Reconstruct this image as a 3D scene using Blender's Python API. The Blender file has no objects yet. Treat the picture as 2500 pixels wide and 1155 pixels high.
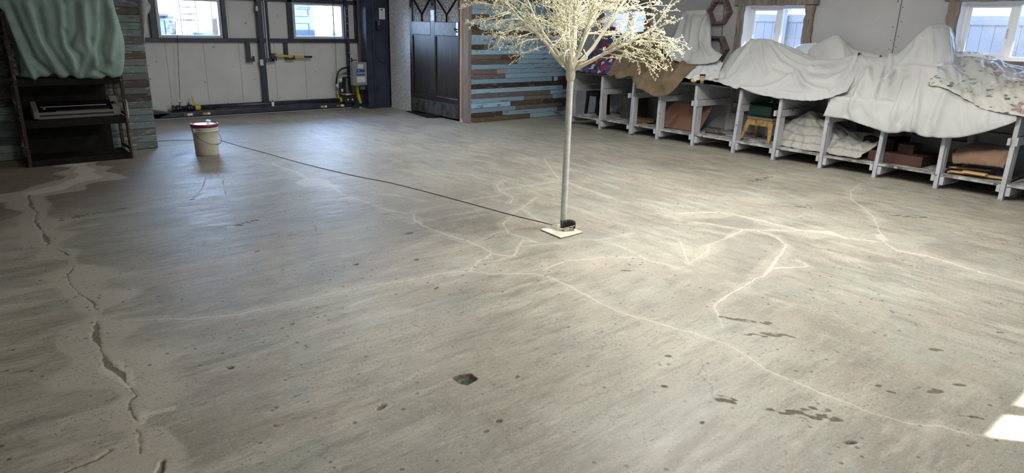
import bpy, math, random
import numpy as np
from mathutils import Vector

# ------------------------------------------------------------------ camera, world, sun, lamps, exposure
F = 1655.0
PIT, ROL, YAW = [math.radians(a) for a in (17.42, -1.487, 40.42)]
CAMH = 1.6
FW = np.array([math.sin(YAW)*math.cos(PIT), math.cos(YAW)*math.cos(PIT), -math.sin(PIT)])
R0 = np.array([math.cos(YAW), -math.sin(YAW), 0.0]); D0 = np.cross(FW, R0)
RR = math.cos(ROL)*R0 + math.sin(ROL)*D0
DD = -math.sin(ROL)*R0 + math.cos(ROL)*D0
CAM = np.array([0, 0, CAMH])
scene = bpy.context.scene
COL = scene.collection

def on(px, py, ax, val):
    v = FW + RR*(px-1250)/F + DD*(py-577.5)/F
    return CAM + v*((val-CAM[ax])/v[ax])
def fl(px, py, z=0.0): return on(px, py, 2, z)
def atx(px, py, X): return on(px, py, 0, X)
def aty(px, py, Y): return on(px, py, 1, Y)

cd = bpy.data.cameras.new('camera'); cam = bpy.data.objects.new('camera', cd); COL.objects.link(cam)
cd.sensor_width = 36; cd.lens = F/2500*36; cd.clip_start = .05; cd.clip_end = 300
M = np.eye(4); M[:3, 0] = RR; M[:3, 1] = -DD; M[:3, 2] = -FW; M[:3, 3] = CAM
from mathutils import Matrix
cam.matrix_world = Matrix(M.tolist()); scene.camera = cam

w = bpy.data.worlds.new('sky'); scene.world = w; w.use_nodes = True
nt = w.node_tree; bg = nt.nodes['Background']
tc = nt.nodes.new('ShaderNodeTexCoord'); sx = nt.nodes.new('ShaderNodeSeparateXYZ'); rp = nt.nodes.new('ShaderNodeValToRGB')
nt.links.new(tc.outputs['Generated'], sx.inputs[0]); nt.links.new(sx.outputs['Z'], rp.inputs[0]); nt.links.new(rp.outputs[0], bg.inputs[0])
rp.color_ramp.elements[0].color = (.50, .70, 1, 1); rp.color_ramp.elements[1].color = (.30, .52, 1, 1)
# the open side beyond the overhead door is the bright part of the sky
mr = nt.nodes.new('ShaderNodeMapRange'); mr.interpolation_type = 'SMOOTHSTEP'
for i_, v_ in ((1, .30), (2, .85), (3, 4.5), (4, 46.0)): mr.inputs[i_].default_value = v_
nt.links.new(sx.outputs['Y'], mr.inputs[0]); nt.links.new(mr.outputs[0], bg.inputs[1])

def lamp(name, kind, loc, energy, color, size=(1, 1), rot=(0, 0, 0), **k):
    l = bpy.data.lights.new(name, kind); l.energy = energy; l.color = color
    if kind == 'AREA': l.shape = 'RECTANGLE'; l.size, l.size_y = size
    for a, v in k.items(): setattr(l, a, v)
    o = bpy.data.objects.new(name, l); COL.objects.link(o); o.location = loc; o.rotation_euler = rot
    return o
SUND = Vector((-.64*.82, .77*.82, -.574))
s = lamp('sun', 'SUN', (0, 0, 10), 30, (1, .97, .92), angle=.009)
s.rotation_euler = SUND.to_track_quat('-Z', 'Y').to_euler()
# fluorescent rows under the ceiling (above the frame); cool far lamp is added fill
for i, (x, y, e) in enumerate([(4.6, 8.3, 62), (4.7, 2.9, 158), (1.9, .9, 28), (6.2, 4.8, 36), (3.9, 6.2, 9), (6.2, 1.4, 30)]):
    lamp('ceiling_and_fill_lamp', 'AREA', (x, y, 2.93), e, (1, .975, .89) if y < 8 else (.88, .94, 1), (1.2, .3))
# daylight portals: soft skylight entering at the garage door windows and side windows comes from the sky itself
scene.view_settings.view_transform = 'Standard'; scene.view_settings.look = 'None'
scene.view_settings.gamma = 1; scene.view_settings.exposure = 0.12
scene.view_settings.use_curve_mapping = False

# ------------------------------------------------------------------ helpers
rng = np.random.RandomState(7); random.seed(7)

def mat(name, c1, c2=None, scale=6, rough=.7, metal=0, bump=0, bscale=60, attr=None, stretch=(1, 1, 1), spec=.5,
        emit=None, detail=5, lo=.35, hi=.65, c3=None, s3=30, lo3=.6, hi3=.7, alpha=None, trans=None, sheen=0, coat=0):
    m = bpy.data.materials.new(name); m.use_nodes = True; t = m.node_tree; N = t.nodes; L = t.links
    b = N['Principled BSDF']; b.inputs['Roughness'].default_value = rough; b.inputs['Metallic'].default_value = metal
    b.inputs['Specular IOR Level'].default_value = spec
    if sheen: b.inputs['Sheen Weight'].default_value = sheen
    if coat: b.inputs['Coat Weight'].default_value = coat
    tc = N.new('ShaderNodeTexCoord'); mp = N.new('ShaderNodeMapping'); mp.inputs['Scale'].default_value = stretch
    L.new(tc.outputs['Object'], mp.inputs[0]); vec = mp.outputs[0]
    def noise(sc, d=detail):
        n = N.new('ShaderNodeTexNoise'); n.inputs['Scale'].default_value = sc; n.inputs['Detail'].default_value = d
        L.new(vec, n.inputs['Vector']); return n.outputs['Fac']
    def ramp(f, a, bb):
        r = N.new('ShaderNodeMapRange'); r.inputs[1].default_value = a; r.inputs[2].default_value = bb
        L.new(f, r.inputs[0]); return r.outputs[0]
    def mix(f, a, bb):
        x = N.new('ShaderNodeMix'); x.data_type = 'RGBA'; L.new(f, x.inputs[0])
        for i, v in ((6, a), (7, bb)):
            if isinstance(v, tuple): x.inputs[i].default_value = (*v, 1)
            else: L.new(v, x.inputs[i])
        return x.outputs[2]
    base = c1
    if attr:
        a = N.new('ShaderNodeAttribute'); a.attribute_name = attr; base = a.outputs['Color']
    if c2: base = mix(ramp(noise(scale), lo, hi), base, c2)
    if c3: base = mix(ramp(noise(s3), lo3, hi3), base, c3)
    if isinstance(base, tuple): b.inputs['Base Color'].default_value = (*base, 1)
    else: L.new(base, b.inputs['Base Color'])
    if bump:
        bp = N.new('ShaderNodeBump'); bp.inputs['Strength'].default_value = bump; bp.inputs['Distance'].default_value = .01
        L.new(noise(bscale), bp.inputs['Height']); L.new(bp.outputs[0], b.inputs['Normal'])
    if emit: b.inputs['Emission Color'].default_value = (*emit, 1); b.inputs['Emission Strength'].default_value = 1
    return m

def glassmat(name, tint=(1, 1, 1), refl=.08, rough=.02, bump=0, bscale=40, milk=0):
    m = bpy.data.materials.new(name); m.use_nodes = True; t = m.node_tree; N = t.nodes; L = t.links; N.clear()
    o = N.new('ShaderNodeOutputMaterial'); tr = N.new('ShaderNodeBsdfTransparent'); tr.inputs[0].default_value = (*tint, 1)
    g = N.new('ShaderNodeBsdfGlossy'); g.inputs['Roughness'].default_value = rough
    fr = N.new('ShaderNodeLayerWeight'); fr.inputs[0].default_value = .25
    ma = N.new('ShaderNodeMath'); ma.operation = 'MULTIPLY_ADD'; L.new(fr.outputs['Fresnel'], ma.inputs[0]); ma.inputs[1].default_value = .7; ma.inputs[2].default_value = refl
    mx = N.new('ShaderNodeMixShader'); L.new(ma.outputs[0], mx.inputs[0]); L.new(tr.outputs[0], mx.inputs[1]); L.new(g.outputs[0], mx.inputs[2])
    out = mx.outputs[0]
    if milk:
        d = N.new('ShaderNodeBsdfDiffuse'); d.inputs[0].default_value = (.8, .85, .9, 1); m2 = N.new('ShaderNodeMixShader'); m2.inputs[0].default_value = milk
        L.new(out, m2.inputs[1]); L.new(d.outputs[0], m2.inputs[2]); out = m2.outputs[0]
    if bump:
        tc = N.new('ShaderNodeTexCoord'); n = N.new('ShaderNodeTexNoise'); n.inputs['Scale'].default_value = bscale; L.new(tc.outputs['Object'], n.inputs[0])
        bp = N.new('ShaderNodeBump'); bp.inputs['Strength'].default_value = bump; L.new(n.outputs[0], bp.inputs['Height']); L.new(bp.outputs[0], g.inputs['Normal'])
    L.new(out, o.inputs[0]); return m

class MB:
    def __init__(s): s.v = []; s.f = []; s.c = []; s.col = None
    def add(s, vs, fs):
        n = len(s.v); s.v += [tuple(map(float, p)) for p in vs]; s.f += [tuple(i+n for i in f) for f in fs]
        s.c += [s.col]*len(fs); return s
    def box(s, x0, x1, y0, y1, z0, z1):
        return s.add([(x0,y0,z0),(x1,y0,z0),(x1,y1,z0),(x0,y1,z0),(x0,y0,z1),(x1,y0,z1),(x1,y1,z1),(x0,y1,z1)],
            [(3,2,1,0),(4,5,6,7),(0,1,5,4),(1,2,6,5),(2,3,7,6),(3,0,4,7)])
    def bar(s, p, q, a, b, up=(0, 0, 1)):        # beam from p to q, half sizes a (side) b (up)
        p = np.array(p, float); q = np.array(q, float); d = q-p; d /= np.linalg.norm(d)
        u = np.array(up, float)
        if abs(d@u) > .98: u = np.array([0, 1., 0])
        r = np.cross(d, u); r /= np.linalg.norm(r); u = np.cross(r, d)
        vs = [e + r*i*a + u*j*b for e in (p, q) for i, j in ((-1,-1),(1,-1),(1,1),(-1,1))]
        return s.add(vs, [(3,2,1,0),(4,5,6,7),(0,1,5,4),(1,2,6,5),(2,3,7,6),(3,0,4,7)])
    def tube(s, pts, r, n=8, cap=True):
        P = np.array(pts, float); m = len(P); rs = np.broadcast_to(np.array(r, float), (m,))
        T = np.gradient(P, axis=0); T /= np.linalg.norm(T, axis=1)[:, None]+1e-12
        u = np.cross(T[0], (0, 0, 1.)); 
        if np.linalg.norm(u) < 1e-3: u = np.array([1., 0, 0])
        vs = []
        for i in range(m):
            u = u - T[i]*(u@T[i]); u /= np.linalg.norm(u); w_ = np.cross(T[i], u)
            for k in range(n):
                a = 2*math.pi*k/n; vs.append(P[i] + rs[i]*(math.cos(a)*u + math.sin(a)*w_))
        fs = [(i*n+k, i*n+(k+1) % n, (i+1)*n+(k+1) % n, (i+1)*n+k) for i in range(m-1) for k in range(n)]
        if cap: fs += [tuple(range(n))[::-1], tuple(range((m-1)*n, m*n))]
        return s.add(vs, fs)
    def lathe(s, prof, c=(0, 0, 0), n=32, ax=2):
        vs = []; m = len(prof)
        for r, z in prof:
            for k in range(n):
                a = 2*math.pi*k/n; p = [r*math.cos(a), r*math.sin(a), z]
                if ax == 0: p = [p[2], p[0], p[1]]
                if ax == 1: p = [p[0], p[2], p[1]]
                vs.append((p[0]+c[0], p[1]+c[1], p[2]+c[2]))
        fs = [(i*n+k, i*n+(k+1) % n, (i+1)*n+(k+1) % n, (i+1)*n+k) for i in range(m-1) for k in range(n)]
        fs += [tuple(range(n))[::-1], tuple(range((m-1)*n, m*n))]
        return s.add(vs, fs)
    def prism(s, poly, d):                        # polygon of 3-D points extruded by vector d
        P = [np.array(p, float) for p in poly]; n = len(P); d = np.array(d, float)
        return s.add(P+[p+d for p in P], [tuple(range(n))[::-1], tuple(range(n, 2*n))]+[(i, (i+1) % n, n+(i+1) % n, n+i) for i in range(n)])
    def sphere(s, c, r, n=6, m=4, sq=(1, 1, 1)):
        vs = [(c[0], c[1], c[2]+r*sq[2])]
        for i in range(1, m):
            t = math.pi*i/m
            vs += [(c[0]+r*sq[0]*math.sin(t)*math.cos(2*math.pi*k/n), c[1]+r*sq[1]*math.sin(t)*math.sin(2*math.pi*k/n), c[2]+r*sq[2]*math.cos(t)) for k in range(n)]
        vs.append((c[0], c[1], c[2]-r*sq[2])); e = len(vs)-1
        fs = [(0, 1+k, 1+(k+1) % n) for k in range(n)]
        for i in range(m-2): fs += [(1+i*n+k, 1+(i+1)*n+k, 1+(i+1)*n+(k+1) % n, 1+i*n+(k+1) % n) for k in range(n)]
        fs += [(e, 1+(m-2)*n+(k+1) % n, 1+(m-2)*n+k) for k in range(n)]
        return s.add(vs, fs)
    def grid(s, P):
        m, n = P.shape[:2]
        return s.add(P.reshape(-1, 3), [(i*n+j, i*n+j+1, (i+1)*n+j+1, (i+1)*n+j) for i in range(m-1) for j in range(n-1)])
    def walls(s, ax, a0, a1, lo, hi, z0, z1, holes):   # slab with rectangular holes (lo,hi along the wall)
        us = sorted({lo, hi, *[h[0] for h in holes], *[h[1] for h in holes]}); zs = sorted({z0, z1, *[h[2] for h in holes], *[h[3] for h in holes]})
        for u0, u1 in zip(us, us[1:]):
            for w0, w1 in zip(zs, zs[1:]):
                cu, cz = (u0+u1)/2, (w0+w1)/2
                if any(h[0] < cu < h[1] and h[2] < cz < h[3] for h in holes): continue
                if ax == 0: s.box(a0, a1, u0, u1, w0, w1)
                else: s.box(u0, u1, a0, a1, w0, w1)
        return s

def link(name, me, parent=None):
    o = bpy.data.objects.new(name, me); COL.objects.link(o)
    if parent is not None:
        o.parent = parent
        if parent.type == 'EMPTY': o.matrix_parent_inverse = Matrix.Translation(-Vector(parent.location))
    return o
def obj(name, mb, m, parent=None, smooth=False, bevel=0, solid=0, label=None):
    me = bpy.data.meshes.new(name); me.from_pydata(mb.v, [], mb.f)
    if any(c is not None for c in mb.c):
        a = me.color_attributes.new('Col', 'FLOAT_COLOR', 'CORNER'); buf = []
        for f, c in zip(mb.f, mb.c): buf += list((*(c or (.5, .5, .5)), 1))*len(f)
        a.data.foreach_set('color', buf)
    me.validate()
    me.materials.append(m)
    if smooth: me.shade_smooth()
    o = link(name, me, parent)
    if solid:
        d = o.modifiers.new('solid', 'SOLIDIFY'); d.thickness = solid; d.offset = 0
    if bevel:
        d = o.modifiers.new('bevel', 'BEVEL'); d.width = bevel; d.segments = 2; d.limit_method = 'ANGLE'
    if label: o['label'] = label
    return o
def tag(o, label, cat, group=None, kind=None):
    o['label'] = label; o['category'] = cat
    if group: o['group'] = group
    if kind: o['kind'] = kind
    return o
def thing(name, label, cat, loc=(0, 0, 0), group=None):
    o = bpy.data.objects.new(name, None); COL.objects.link(o); o.location = [float(a) for a in loc]; o.empty_display_size = .1
    return tag(o, label, cat, group)
def struct(name, mb, m, **k):
    o = obj(name, mb, m, **k)
    if o.parent is None: o['kind'] = 'structure'
    return o
def root_struct(name, loc):
    o = bpy.data.objects.new(name, None); COL.objects.link(o); o.location = loc; o['kind'] = 'structure'; return o
def text(body, size, m, name, parent, loc, ux, uy, align='LEFT'):
    c = bpy.data.curves.new(name, 'FONT'); c.body = body; c.size = size; c.extrude = .0008; c.align_x = align
    o = bpy.data.objects.new('tmp', c); COL.objects.link(o)
    dg = bpy.context.evaluated_depsgraph_get(); me = bpy.data.meshes.new_from_object(o.evaluated_get(dg)); bpy.data.objects.remove(o)
    ux = Vector(ux); uy = Vector(uy); uz = ux.cross(uy)
    R = Matrix((ux, uy, uz)).transposed().to_4x4(); R.translation = Vector(loc); me.transform(R)
    me.materials.clear(); me.materials.append(m); return link(name, me, parent)

# ------------------------------------------------------------------ materials
WHITEP = mat('white_paint_worn', (.50, .51, .55), (.40, .41, .44), 4, .6, bump=.15, bscale=30, c3=(.16, .13, .11), s3=22, lo3=.66, hi3=.70)
WALLP = mat('wall_paint', (.43, .435, .46), (.38, .385, .41), 1.2, .75, bump=.06, bscale=25, c3=(.33, .31, .3), s3=18, lo3=.72, hi3=.76)
CEIL = mat('ceiling_paint', (.62, .60, .56), rough=.9)
PLYW = mat('grey_osb_board', (.72, .71, .70), (.52, .52, .53), 28, .6, bump=.2, bscale=45, detail=6, c3=(.24, .22, .2), s3=40, lo3=.62, hi3=.66)
PANEL = mat('white_insulated_panel', (.60, .59, .575), (.54, .53, .52), 2, .5, bump=.03, bscale=40, c3=(.08, .08, .09), s3=15, lo3=.70, hi3=.715)
STEEL = mat('dark_blue_steel', (.030, .036, .055), (.05, .055, .075), 6, .38, .3, bump=.05)
BLACK = mat('black_plastic', (.012, .012, .014), rough=.45)
DARKCOL = mat('dark_painted_steel_column', (.022, .03, .055), (.04, .05, .08), 5, .35, .25, bump=.04)
ALU = mat('aluminium', (.6, .6, .62), rough=.35, metal=.9)
YEL = mat('yellow_paint', (.55, .42, .05), (.45, .33, .05), 12, .5)
GREYBOX = mat('grey_enamel', (.22, .22, .22), rough=.45)
LABELW = mat('white_label', (.65, .66, .68), (.4, .4, .42), 120, .5, lo=.5, hi=.55)
PAPER = mat('white_tag', (.75, .76, .78), rough=.6)
BLUEL = mat('blue_label', (.03, .06, .22), rough=.4)
INK = mat('black_ink', (.02, .02, .02), rough=.6)
WHITEV = mat('white_vinyl', (.80, .82, .85), rough=.4)
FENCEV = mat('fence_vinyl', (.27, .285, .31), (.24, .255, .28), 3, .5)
GREYFR = mat('grey_window_frame', (.52, .54, .60), rough=.45)
BROWNW = mat('weathered_timber', (.16, .13, .115), (.26, .22, .20), 5, .8, bump=.5, bscale=30, stretch=(3, 3, .7), c3=(.06, .045, .04), s3=14, lo3=.6, hi3=.7)
DARKW = mat('dark_stained_wood', (.014, .011, .010), (.04, .033, .03), 9, .33, bump=.12, bscale=40, stretch=(4, 4, .35), coat=.3)
RAWW = mat('raw_timber', (.52, .29, .13), (.38, .21, .10), 12, .6, stretch=(4, 4, .5))
GREYW = mat('grey_trim_timber', (.30, .25, .23), (.20, .165, .155), 8, .8, bump=.3, stretch=(4, 4, .5))
PLANKM = mat('reclaimed_planks', (.5, .5, .5), (.13, .10, .08), 7, .75, bump=.4, bscale=26, attr='Col', stretch=(.5, .5, 4), lo=.60, hi=.68, c3=(.36, .38, .38), s3=16, lo3=.60, hi3=.70)
GLASS = glassmat('window_glass')
HAMMER = mat('hammered_glass', (.50, .50, .49), (.16, .16, .16), 38, .2, bump=1.2, bscale=42, stretch=(1, 1, 1.6), lo=.42, hi=.58)
CLOTHW = mat('white_cotton_sheet', (.52, .525, .535), (.48, .485, .495), 3, .85, bump=.12, bscale=320, sheen=.1)
CLOTHG = mat('grey_white_sheet', (.50, .505, .51), (.44, .445, .45), 4, .85, bump=.12, bscale=300)
BROWNB = mat('brown_velvet_blanket', (.205, .152, .092), (.15, .108, .062), 6, .9, bump=.12, bscale=220, sheen=.08)
TEALC = mat('pale_green_cloth', (.27, .37, .34), (.22, .31, .285), 7, .88, bump=.15, bscale=260)
PLASTIC = glassmat('clear_plastic_film', (.97, .98, 1), .10, .18, bump=.25, bscale=9, milk=.10)
DKMETAL = mat('rusty_dark_metal', (.035, .025, .02), (.16, .13, .11), 30, .6, .3, bump=.3, lo=.55, hi=.66)
DKSHELF = mat('black_brown_shelf', (.007, .0055, .005), (.016, .013, .011), 10, .7, bump=.15, spec=.2)

# ------------------------------------------------------------------ floor: one slab with crack fillings, pits and chips modelled into it
XW, YB = 9.15, 9.12                      # inner face of the right wall and of the plank wall
def upx(a, b, n): return list(np.linspace(a, b, n, endpoint=False))
fx = np.array([-3.2, -2, -1] + upx(-.3, 4.5, 780) + upx(4.5, 9.2, 460) + [9.2, 9.4])
fy = np.array([-1.7, -1, 0] + upx(.25, 5.0, 770) + upx(5.0, 9.2, 420) + upx(9.2, 12.0, 120) + [12.0, 12.3])
GX, GY = np.meshgrid(fx, fy, indexing='ij')
sh = GX.shape
fil = np.zeros(sh); drk = np.zeros(sh); dus = np.zeros(sh); dz = np.zeros(sh); grn = np.zeros(sh)
def lowfreq(scale, seed):
    r = np.random.RandomState(seed); o = np.zeros(sh)
    for _ in range(10):
        a = r.rand()*6.28; k = scale*(.5+1.5*r.rand()); o += np.sin(GX*math.cos(a)*k + GY*math.sin(a)*k + r.rand()*6.28)
    return o/3.2
WOB = lowfreq(30, 1); WOB2 = lowfreq(9, 2); WOB3 = lowfreq(90, 3)
def segdist(poly, pad):
    P = np.array([fl(*p)[:2] for p in poly])
    x0, y0 = P.min(0)-pad; x1, y1 = P.max(0)+pad
    i0, i1 = np.searchsorted(fx, [x0, x1]); j0, j1 = np.searchsorted(fy, [y0, y1])
    sl = (slice(max(i0-1, 0), i1+1), slice(max(j0-1, 0), j1+1))
    X, Y = GX[sl]+.005*WOB[sl]+.0025*WOB3[sl], GY[sl]+.005*WOB[sl]-.0025*WOB3[sl]; D = np.full(X.shape, 9.)
    for a, b in zip(P, P[1:]):
        d = b-a; L = d@d+1e-9; t = np.clip(((X-a[0])*d[0]+(Y-a[1])*d[1])/L, 0, 1)
        D = np.minimum(D, np.hypot(X-a[0]-t*d[0], Y-a[1]-t*d[1]))
    return sl, D
def line(target, poly, wd, amt=1.0, soft=1.0, vary=.5, depth=0):
    sl, D = segdist(poly, wd*3+.06)
    ww = wd*np.clip(1+vary*WOB2[sl], .2, 2.2)*.5
    m = np.clip((ww*(1+soft)-D)/(ww*soft+.004), 0, 1)*amt
    target[sl] = np.maximum(target[sl], m)
    if depth: dz[sl] = np.minimum(dz[sl], -depth*np.clip(m*1.6, 0, 1))
def C(ox, oy, s, pts): return [(ox+x/s, oy+y/s) for x, y in pts]
A1 = lambda *p: C(0, 380, 3.012, p)
A2 = lambda *p: C(830, 380, 3.012, p)
A3 = lambda *p: C(1660, 380, 2.976, p)
A4 = lambda *p: C(0, 763, 2.947, p)
A5 = lambda *p: C(830, 763, 2.947, p)
A6 = lambda *p: C(1660, 763, 2.946, p)
# broken joint on the left, with its trowelled dust band and the open gap
line(dus, A1((560,60),(640,110),(680,150),(600,200),(470,235),(230,275),(60,300)), .30, .95, .6)
line(fil, A1((560,60),(650,120),(640,165),(480,225),(240,272)), .10, .9, .5, .8)
BIG = A1((210,290),(225,370),(270,420),(255,480),(320,570),(355,630),(370,670),(470,710),(545,770),(540,820),(500,870),(510,940),(580,1010),(680,1080),(720,1154)) + A4((690,100),(700,220),(750,310),(790,390),(880,450),(950,540),(980,600),(925,660),(960,760),(990,870),(1020,930),(1020,1000))
line(dus, BIG, .16, .75, 1.2, .9)
line(drk, BIG, .010, .62, 1, 1.4, .003)
for seg, wd_ in ((q_[0], q_[1]*.6) for q_ in ((A1((225,370),(270,420),(255,480)), .03), (A1((320,580),(355,640),(345,660)), .035), (A4((700,60),(690,200)), .03), (A4((740,300),(770,340)), .03), (A4((935,540),(975,600),(925,660),(925,700)), .03), (A4((960,750),(990,800)), .028), (A4((970,850),(1015,930)), .05))):
    line(drk, seg, wd_, .42, .7, .8, .004)
line(fil, A4((800,390),(880,450),(940,520)), .05, .8, .5)
line(fil, A4((1040,720),(1010,800),(1100,720),(1240,690)), .035, .6, .8)
line(drk, A4((800,985),(700,1050),(560,1110),(450,1154)), .014, .8, .6, .8, .012)
line(dus, A4((1020,960),(860,1010),(700,1110),(560,1200)), .12, .7, .8)
line(drk, A4((1170,1070),(1150,1154)), .012, .8, .6, .5, .012); line(dus, A4((1150,1060),(1140,1200)), .09, .7)
line(dus, A4((560,130),(600,230),(690,330)), .17, .9, .3, .5); line(dus, A4((1100,880),(1130,1000)), .17, .8, .6)
line(dus, A1((0,1030),(200,990),(480,935)), .07, .8, .8)
line(dus, A1((240,300),(300,370)), .14, .5, .6)
# hairline fillings over the middle of the floor
Hs = [(A2((0,280),(130,320),(240,360),(340,400),(500,425),(545,430),(545,470),(640,530),(750,570),(880,610),(1020,660),(1115,715),(1080,750),(1010,780),(960,850)), .016),
 (A4((900,55),(1300,50),(1700,15)) + A2((0,1000),(200,965),(400,930),(600,900),(780,860),(960,852),(1150,868),(1430,868),(1560,905),(1700,965),(1820,1030),(1950,1100),(2060,1154)) + A6((100,150),(300,215),(450,290),(620,410),(800,490),(1000,575),(1230,660),(1400,730),(1650,800),(1900,820),(2100,880)), .012),
 (A2((1115,720),(1240,740),(1290,730),(1310,670),(1350,620),(1440,640)), .016), (A2((1010,790),(1100,780),(1290,740)), .010),
 (A2((1260,450),(1200,500),(1240,570),(1380,610),(1450,640)), .012), (A2((1260,430),(1340,385),(1440,310)), .009), (A2((1340,390),(1450,470),(1560,520)), .009),
 (A2((1250,350),(1275,310),(1180,270),(1155,220),(1180,190),(1400,150),(1550,130)), .011), (A2((1500,20),(1560,110),(1620,180),(1850,260),(2000,310)), .012),
 (A2((1180,250),(1400,220),(1620,185)), .009), (A2((1340,665),(1500,650),(1650,645),(1780,610),(1900,620),(2050,660),(2250,760),(2500,830)), .011),
 (A2((1500,840),(1650,775),(1850,760),(2000,740),(2200,750)), .014), (A2((1900,620),(2000,600),(2150,570)), .01), (A2((140,260),(400,290),(620,330)), .01), (A2((900,330),(1180,290)), .01),
 (A3((0,420),(280,410),(450,440),(620,480),(860,540),(1000,550),(1200,600),(1400,620),(1480,630),(1580,690),(1800,730),(2000,790),(2200,850),(2500,930)), .022),
 (A3((960,548),(1090,560),(1200,600)), .045), (A3((1600,695),(1780,725)), .04),
 (A3((100,485),(300,510),(460,540),(880,545)), .012), (A3((460,540),(350,590),(210,650),(200,700),(100,760),(60,790)), .011), (A3((0,620),(30,690),(60,790)), .01),
 (A3((560,545),(700,590),(770,650),(740,710),(690,770),(640,850),(480,940),(340,1020),(245,1090),(270,1140)) + A6((310,110),), .013), (A3((690,820),(940,805),(860,760)), .012),
 (A3((1310,210),(1240,260),(1245,320),(1320,370),(1410,450),(1450,550),(1480,600),(1480,630)), .012), (A3((1450,575),(1480,610)), .05),
 (A1((2000,60),(2200,130),(2260,170)), .03), (A1((2430,225),(2500,265)) + A2((0,280),), .03)]
for p_, wd_ in Hs:
    line(fil, p_, wd_*.85, .85, .8, .4); line(dus, p_, wd_*6, .4, 1.3, .8)
line(dus, A2((1000,770),(1150,800),(1450,800),(1700,770)), .25, .35, 1.4); line(dus, A3((0,440),(300,440)), .2, .5, 1)
line(dus, A2((1420,30),(1560,80)), .25, .4, 1)
def blob(target, c, rx, ry, ang=0, amt=1., depth=0, edge=.25, wob=.15):
    X, Y = GX-c[0], GY-c[1]; ca, sa = math.cos(ang), math.sin(ang)
    u = (X*ca+Y*sa)/rx; v = (-X*sa+Y*ca)/ry; r_ = np.hypot(u, v)*(1+wob*WOB)
    m = np.clip((1-r_)/edge, 0, 1)*amt; np.maximum(target, m, out=target)
    if depth: np.minimum(dz, -depth*m, out=dz)
def bpx(target, l, r, t, b, **k):     # patch given by four extreme pixels on the floor
    L, R_, T, B = [fl(*p)[:2] for p in (l, r, t, b)]; c = (L+R_+T+B)/4
    blob(target, c, np.hypot(*(R_-L))/2, np.hypot(*(T-B))/2, math.atan2(*(R_-L)[::-1]), **k)
bpx(fil, A1((2175,200))[0], A1((2430,195))[0], A1((2300,163))[0], A1((2300,225))[0], edge=.12, amt=1, wob=.05)
line(fil, A1((2390,210),(2480,232)), .07, 1, .3)
# square hole with a green bottom
hp = np.array([fl(*p)[:2] for p in ((1104,923),(1120,916),(1149,911),(1169,925),(1143,941),(1122,937))])
hc = hp.mean(0); X, Y = GX-hc[0], GY-hc[1]
def polydist(P):                 # >0 inside, in metres
    D = np.full(sh, 9.); ins = np.zeros(sh, bool); Wx, Wy = GX+.002*WOB3, GY+.002*WOB
    for a, b in zip(P, np.roll(P, -1, 0)):
        d = b-a; t = np.clip(((Wx-a[0])*d[0]+(Wy-a[1])*d[1])/(d@d), 0, 1); D = np.minimum(D, np.hypot(Wx-a[0]-t*d[0], Wy-a[1]-t*d[1]))
        c_ = ((a[1] > Wy) != (b[1] > Wy)) & (Wx < d[0]*(Wy-a[1])/(d[1]+1e-12)+a[0]); ins ^= c_
    return np.where(ins, D, -D)
HD = polydist(hp)
mh = np.clip(HD/.006+.5, 0, 1); drk = np.maximum(drk, mh); dz = np.minimum(dz, -.020*np.clip(HD/.012, 0, 1)); 
mg = np.clip((HD-.020)/.006, 0, 1)*(X > -.04); grn = np.maximum(grn, mg); dz = np.minimum(dz, -.030*mg)
for c_, rx, ry, a_, d_ in [(A5((295,682))[0], .045, .022, .3, .012), (A5((1145,780))[0], .022, .018, 0, .008), (A4((1650,398))[0], .012, .012, 0, .015), (A6((1240,935))[0], .034, .009, -.55, .012),
    (A6((1425,525))[0], .024, .012, -.6, .006), (A1((1890,703))[0], .03, .02, .2, .008), (A1((900,388))[0], .05, .02, .2, .006), (A2((118,800))[0], .03, .016, 0, .008), (A2((505,572))[0], .05, .02, 0, .005),
    (A2((2100,845))[0], .05, .02, -.8, .004), (A6((2310,143))[0], .03, .012, -.8, .005), (A6((160,790))[0], .016, .01, 0, .006), (A2((705,975))[0], .03, .015, .4, .005), (A6((2015,520))[0], .03, .012, -.8, .005),
    (A6((2120,752))[0], .02, .008, -.8, .005), (A5((2365,312))[0], .02, .012, -.8, .005), (A5((2330,530))[0], .015, .01, -.8, .004), (A5((1055,855))[0], .012, .008, 0, .004), (A1((1410,322))[0], .03, .015, 0, .006), (A4((2105,82))[0], .02, .012, .3, .006), (A2((560,765))[0], .03, .02, 0, .004)]:
    p = fl(*c_)[:2]; blob(drk, p, rx, ry, a_, .85, d_, .5, .3)
for c_, rx, ry, a_ in [(A6((920,740))[0], .20, .035, -.95), (A6((960,690))[0], .07, .025, -.9), (A6((620,75))[0], .06, .03, -.9), (A6((690,160))[0], .11, .03, -.9), (A6((450,55))[0], .12, .025, -1.0), (A6((320,625))[0], .06, .04, -.9), (A6((1800,560))[0], .07, .035, -.9),
    (A6((1575,580))[0], .08, .02, -.9), (A6((1845,268))[0], .06, .025, -.8), (A6((530,160))[0], .10, .02, -.9), (A5((1290,450))[0], .07, .012, .5), (A3((860,370))[0], .18, .03, -1.0), (A3((1680,440))[0], .2, .06, -.8), (A3((580,170))[0], .3, .05, 0), (A1((1830,490))[0], .14, .03, .3), (A1((550,450))[0], .16, .06, .3)]:
    p = fl(*c_)[:2]; X, Y = GX-p[0], GY-p[1]; ca, sa = math.cos(a_), math.sin(a_); r_ = np.hypot((X*ca+Y*sa)/rx, (-X*sa+Y*ca)/ry)*(1+.25*WOB)
    m_ = np.clip((1-r_)/.3, 0, 1)*np.clip(.45+.9*WOB3+.5*WOB, 0, 1); drk = np.maximum(drk, m_*.85); dz = np.minimum(dz, -.003*m_)
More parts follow.
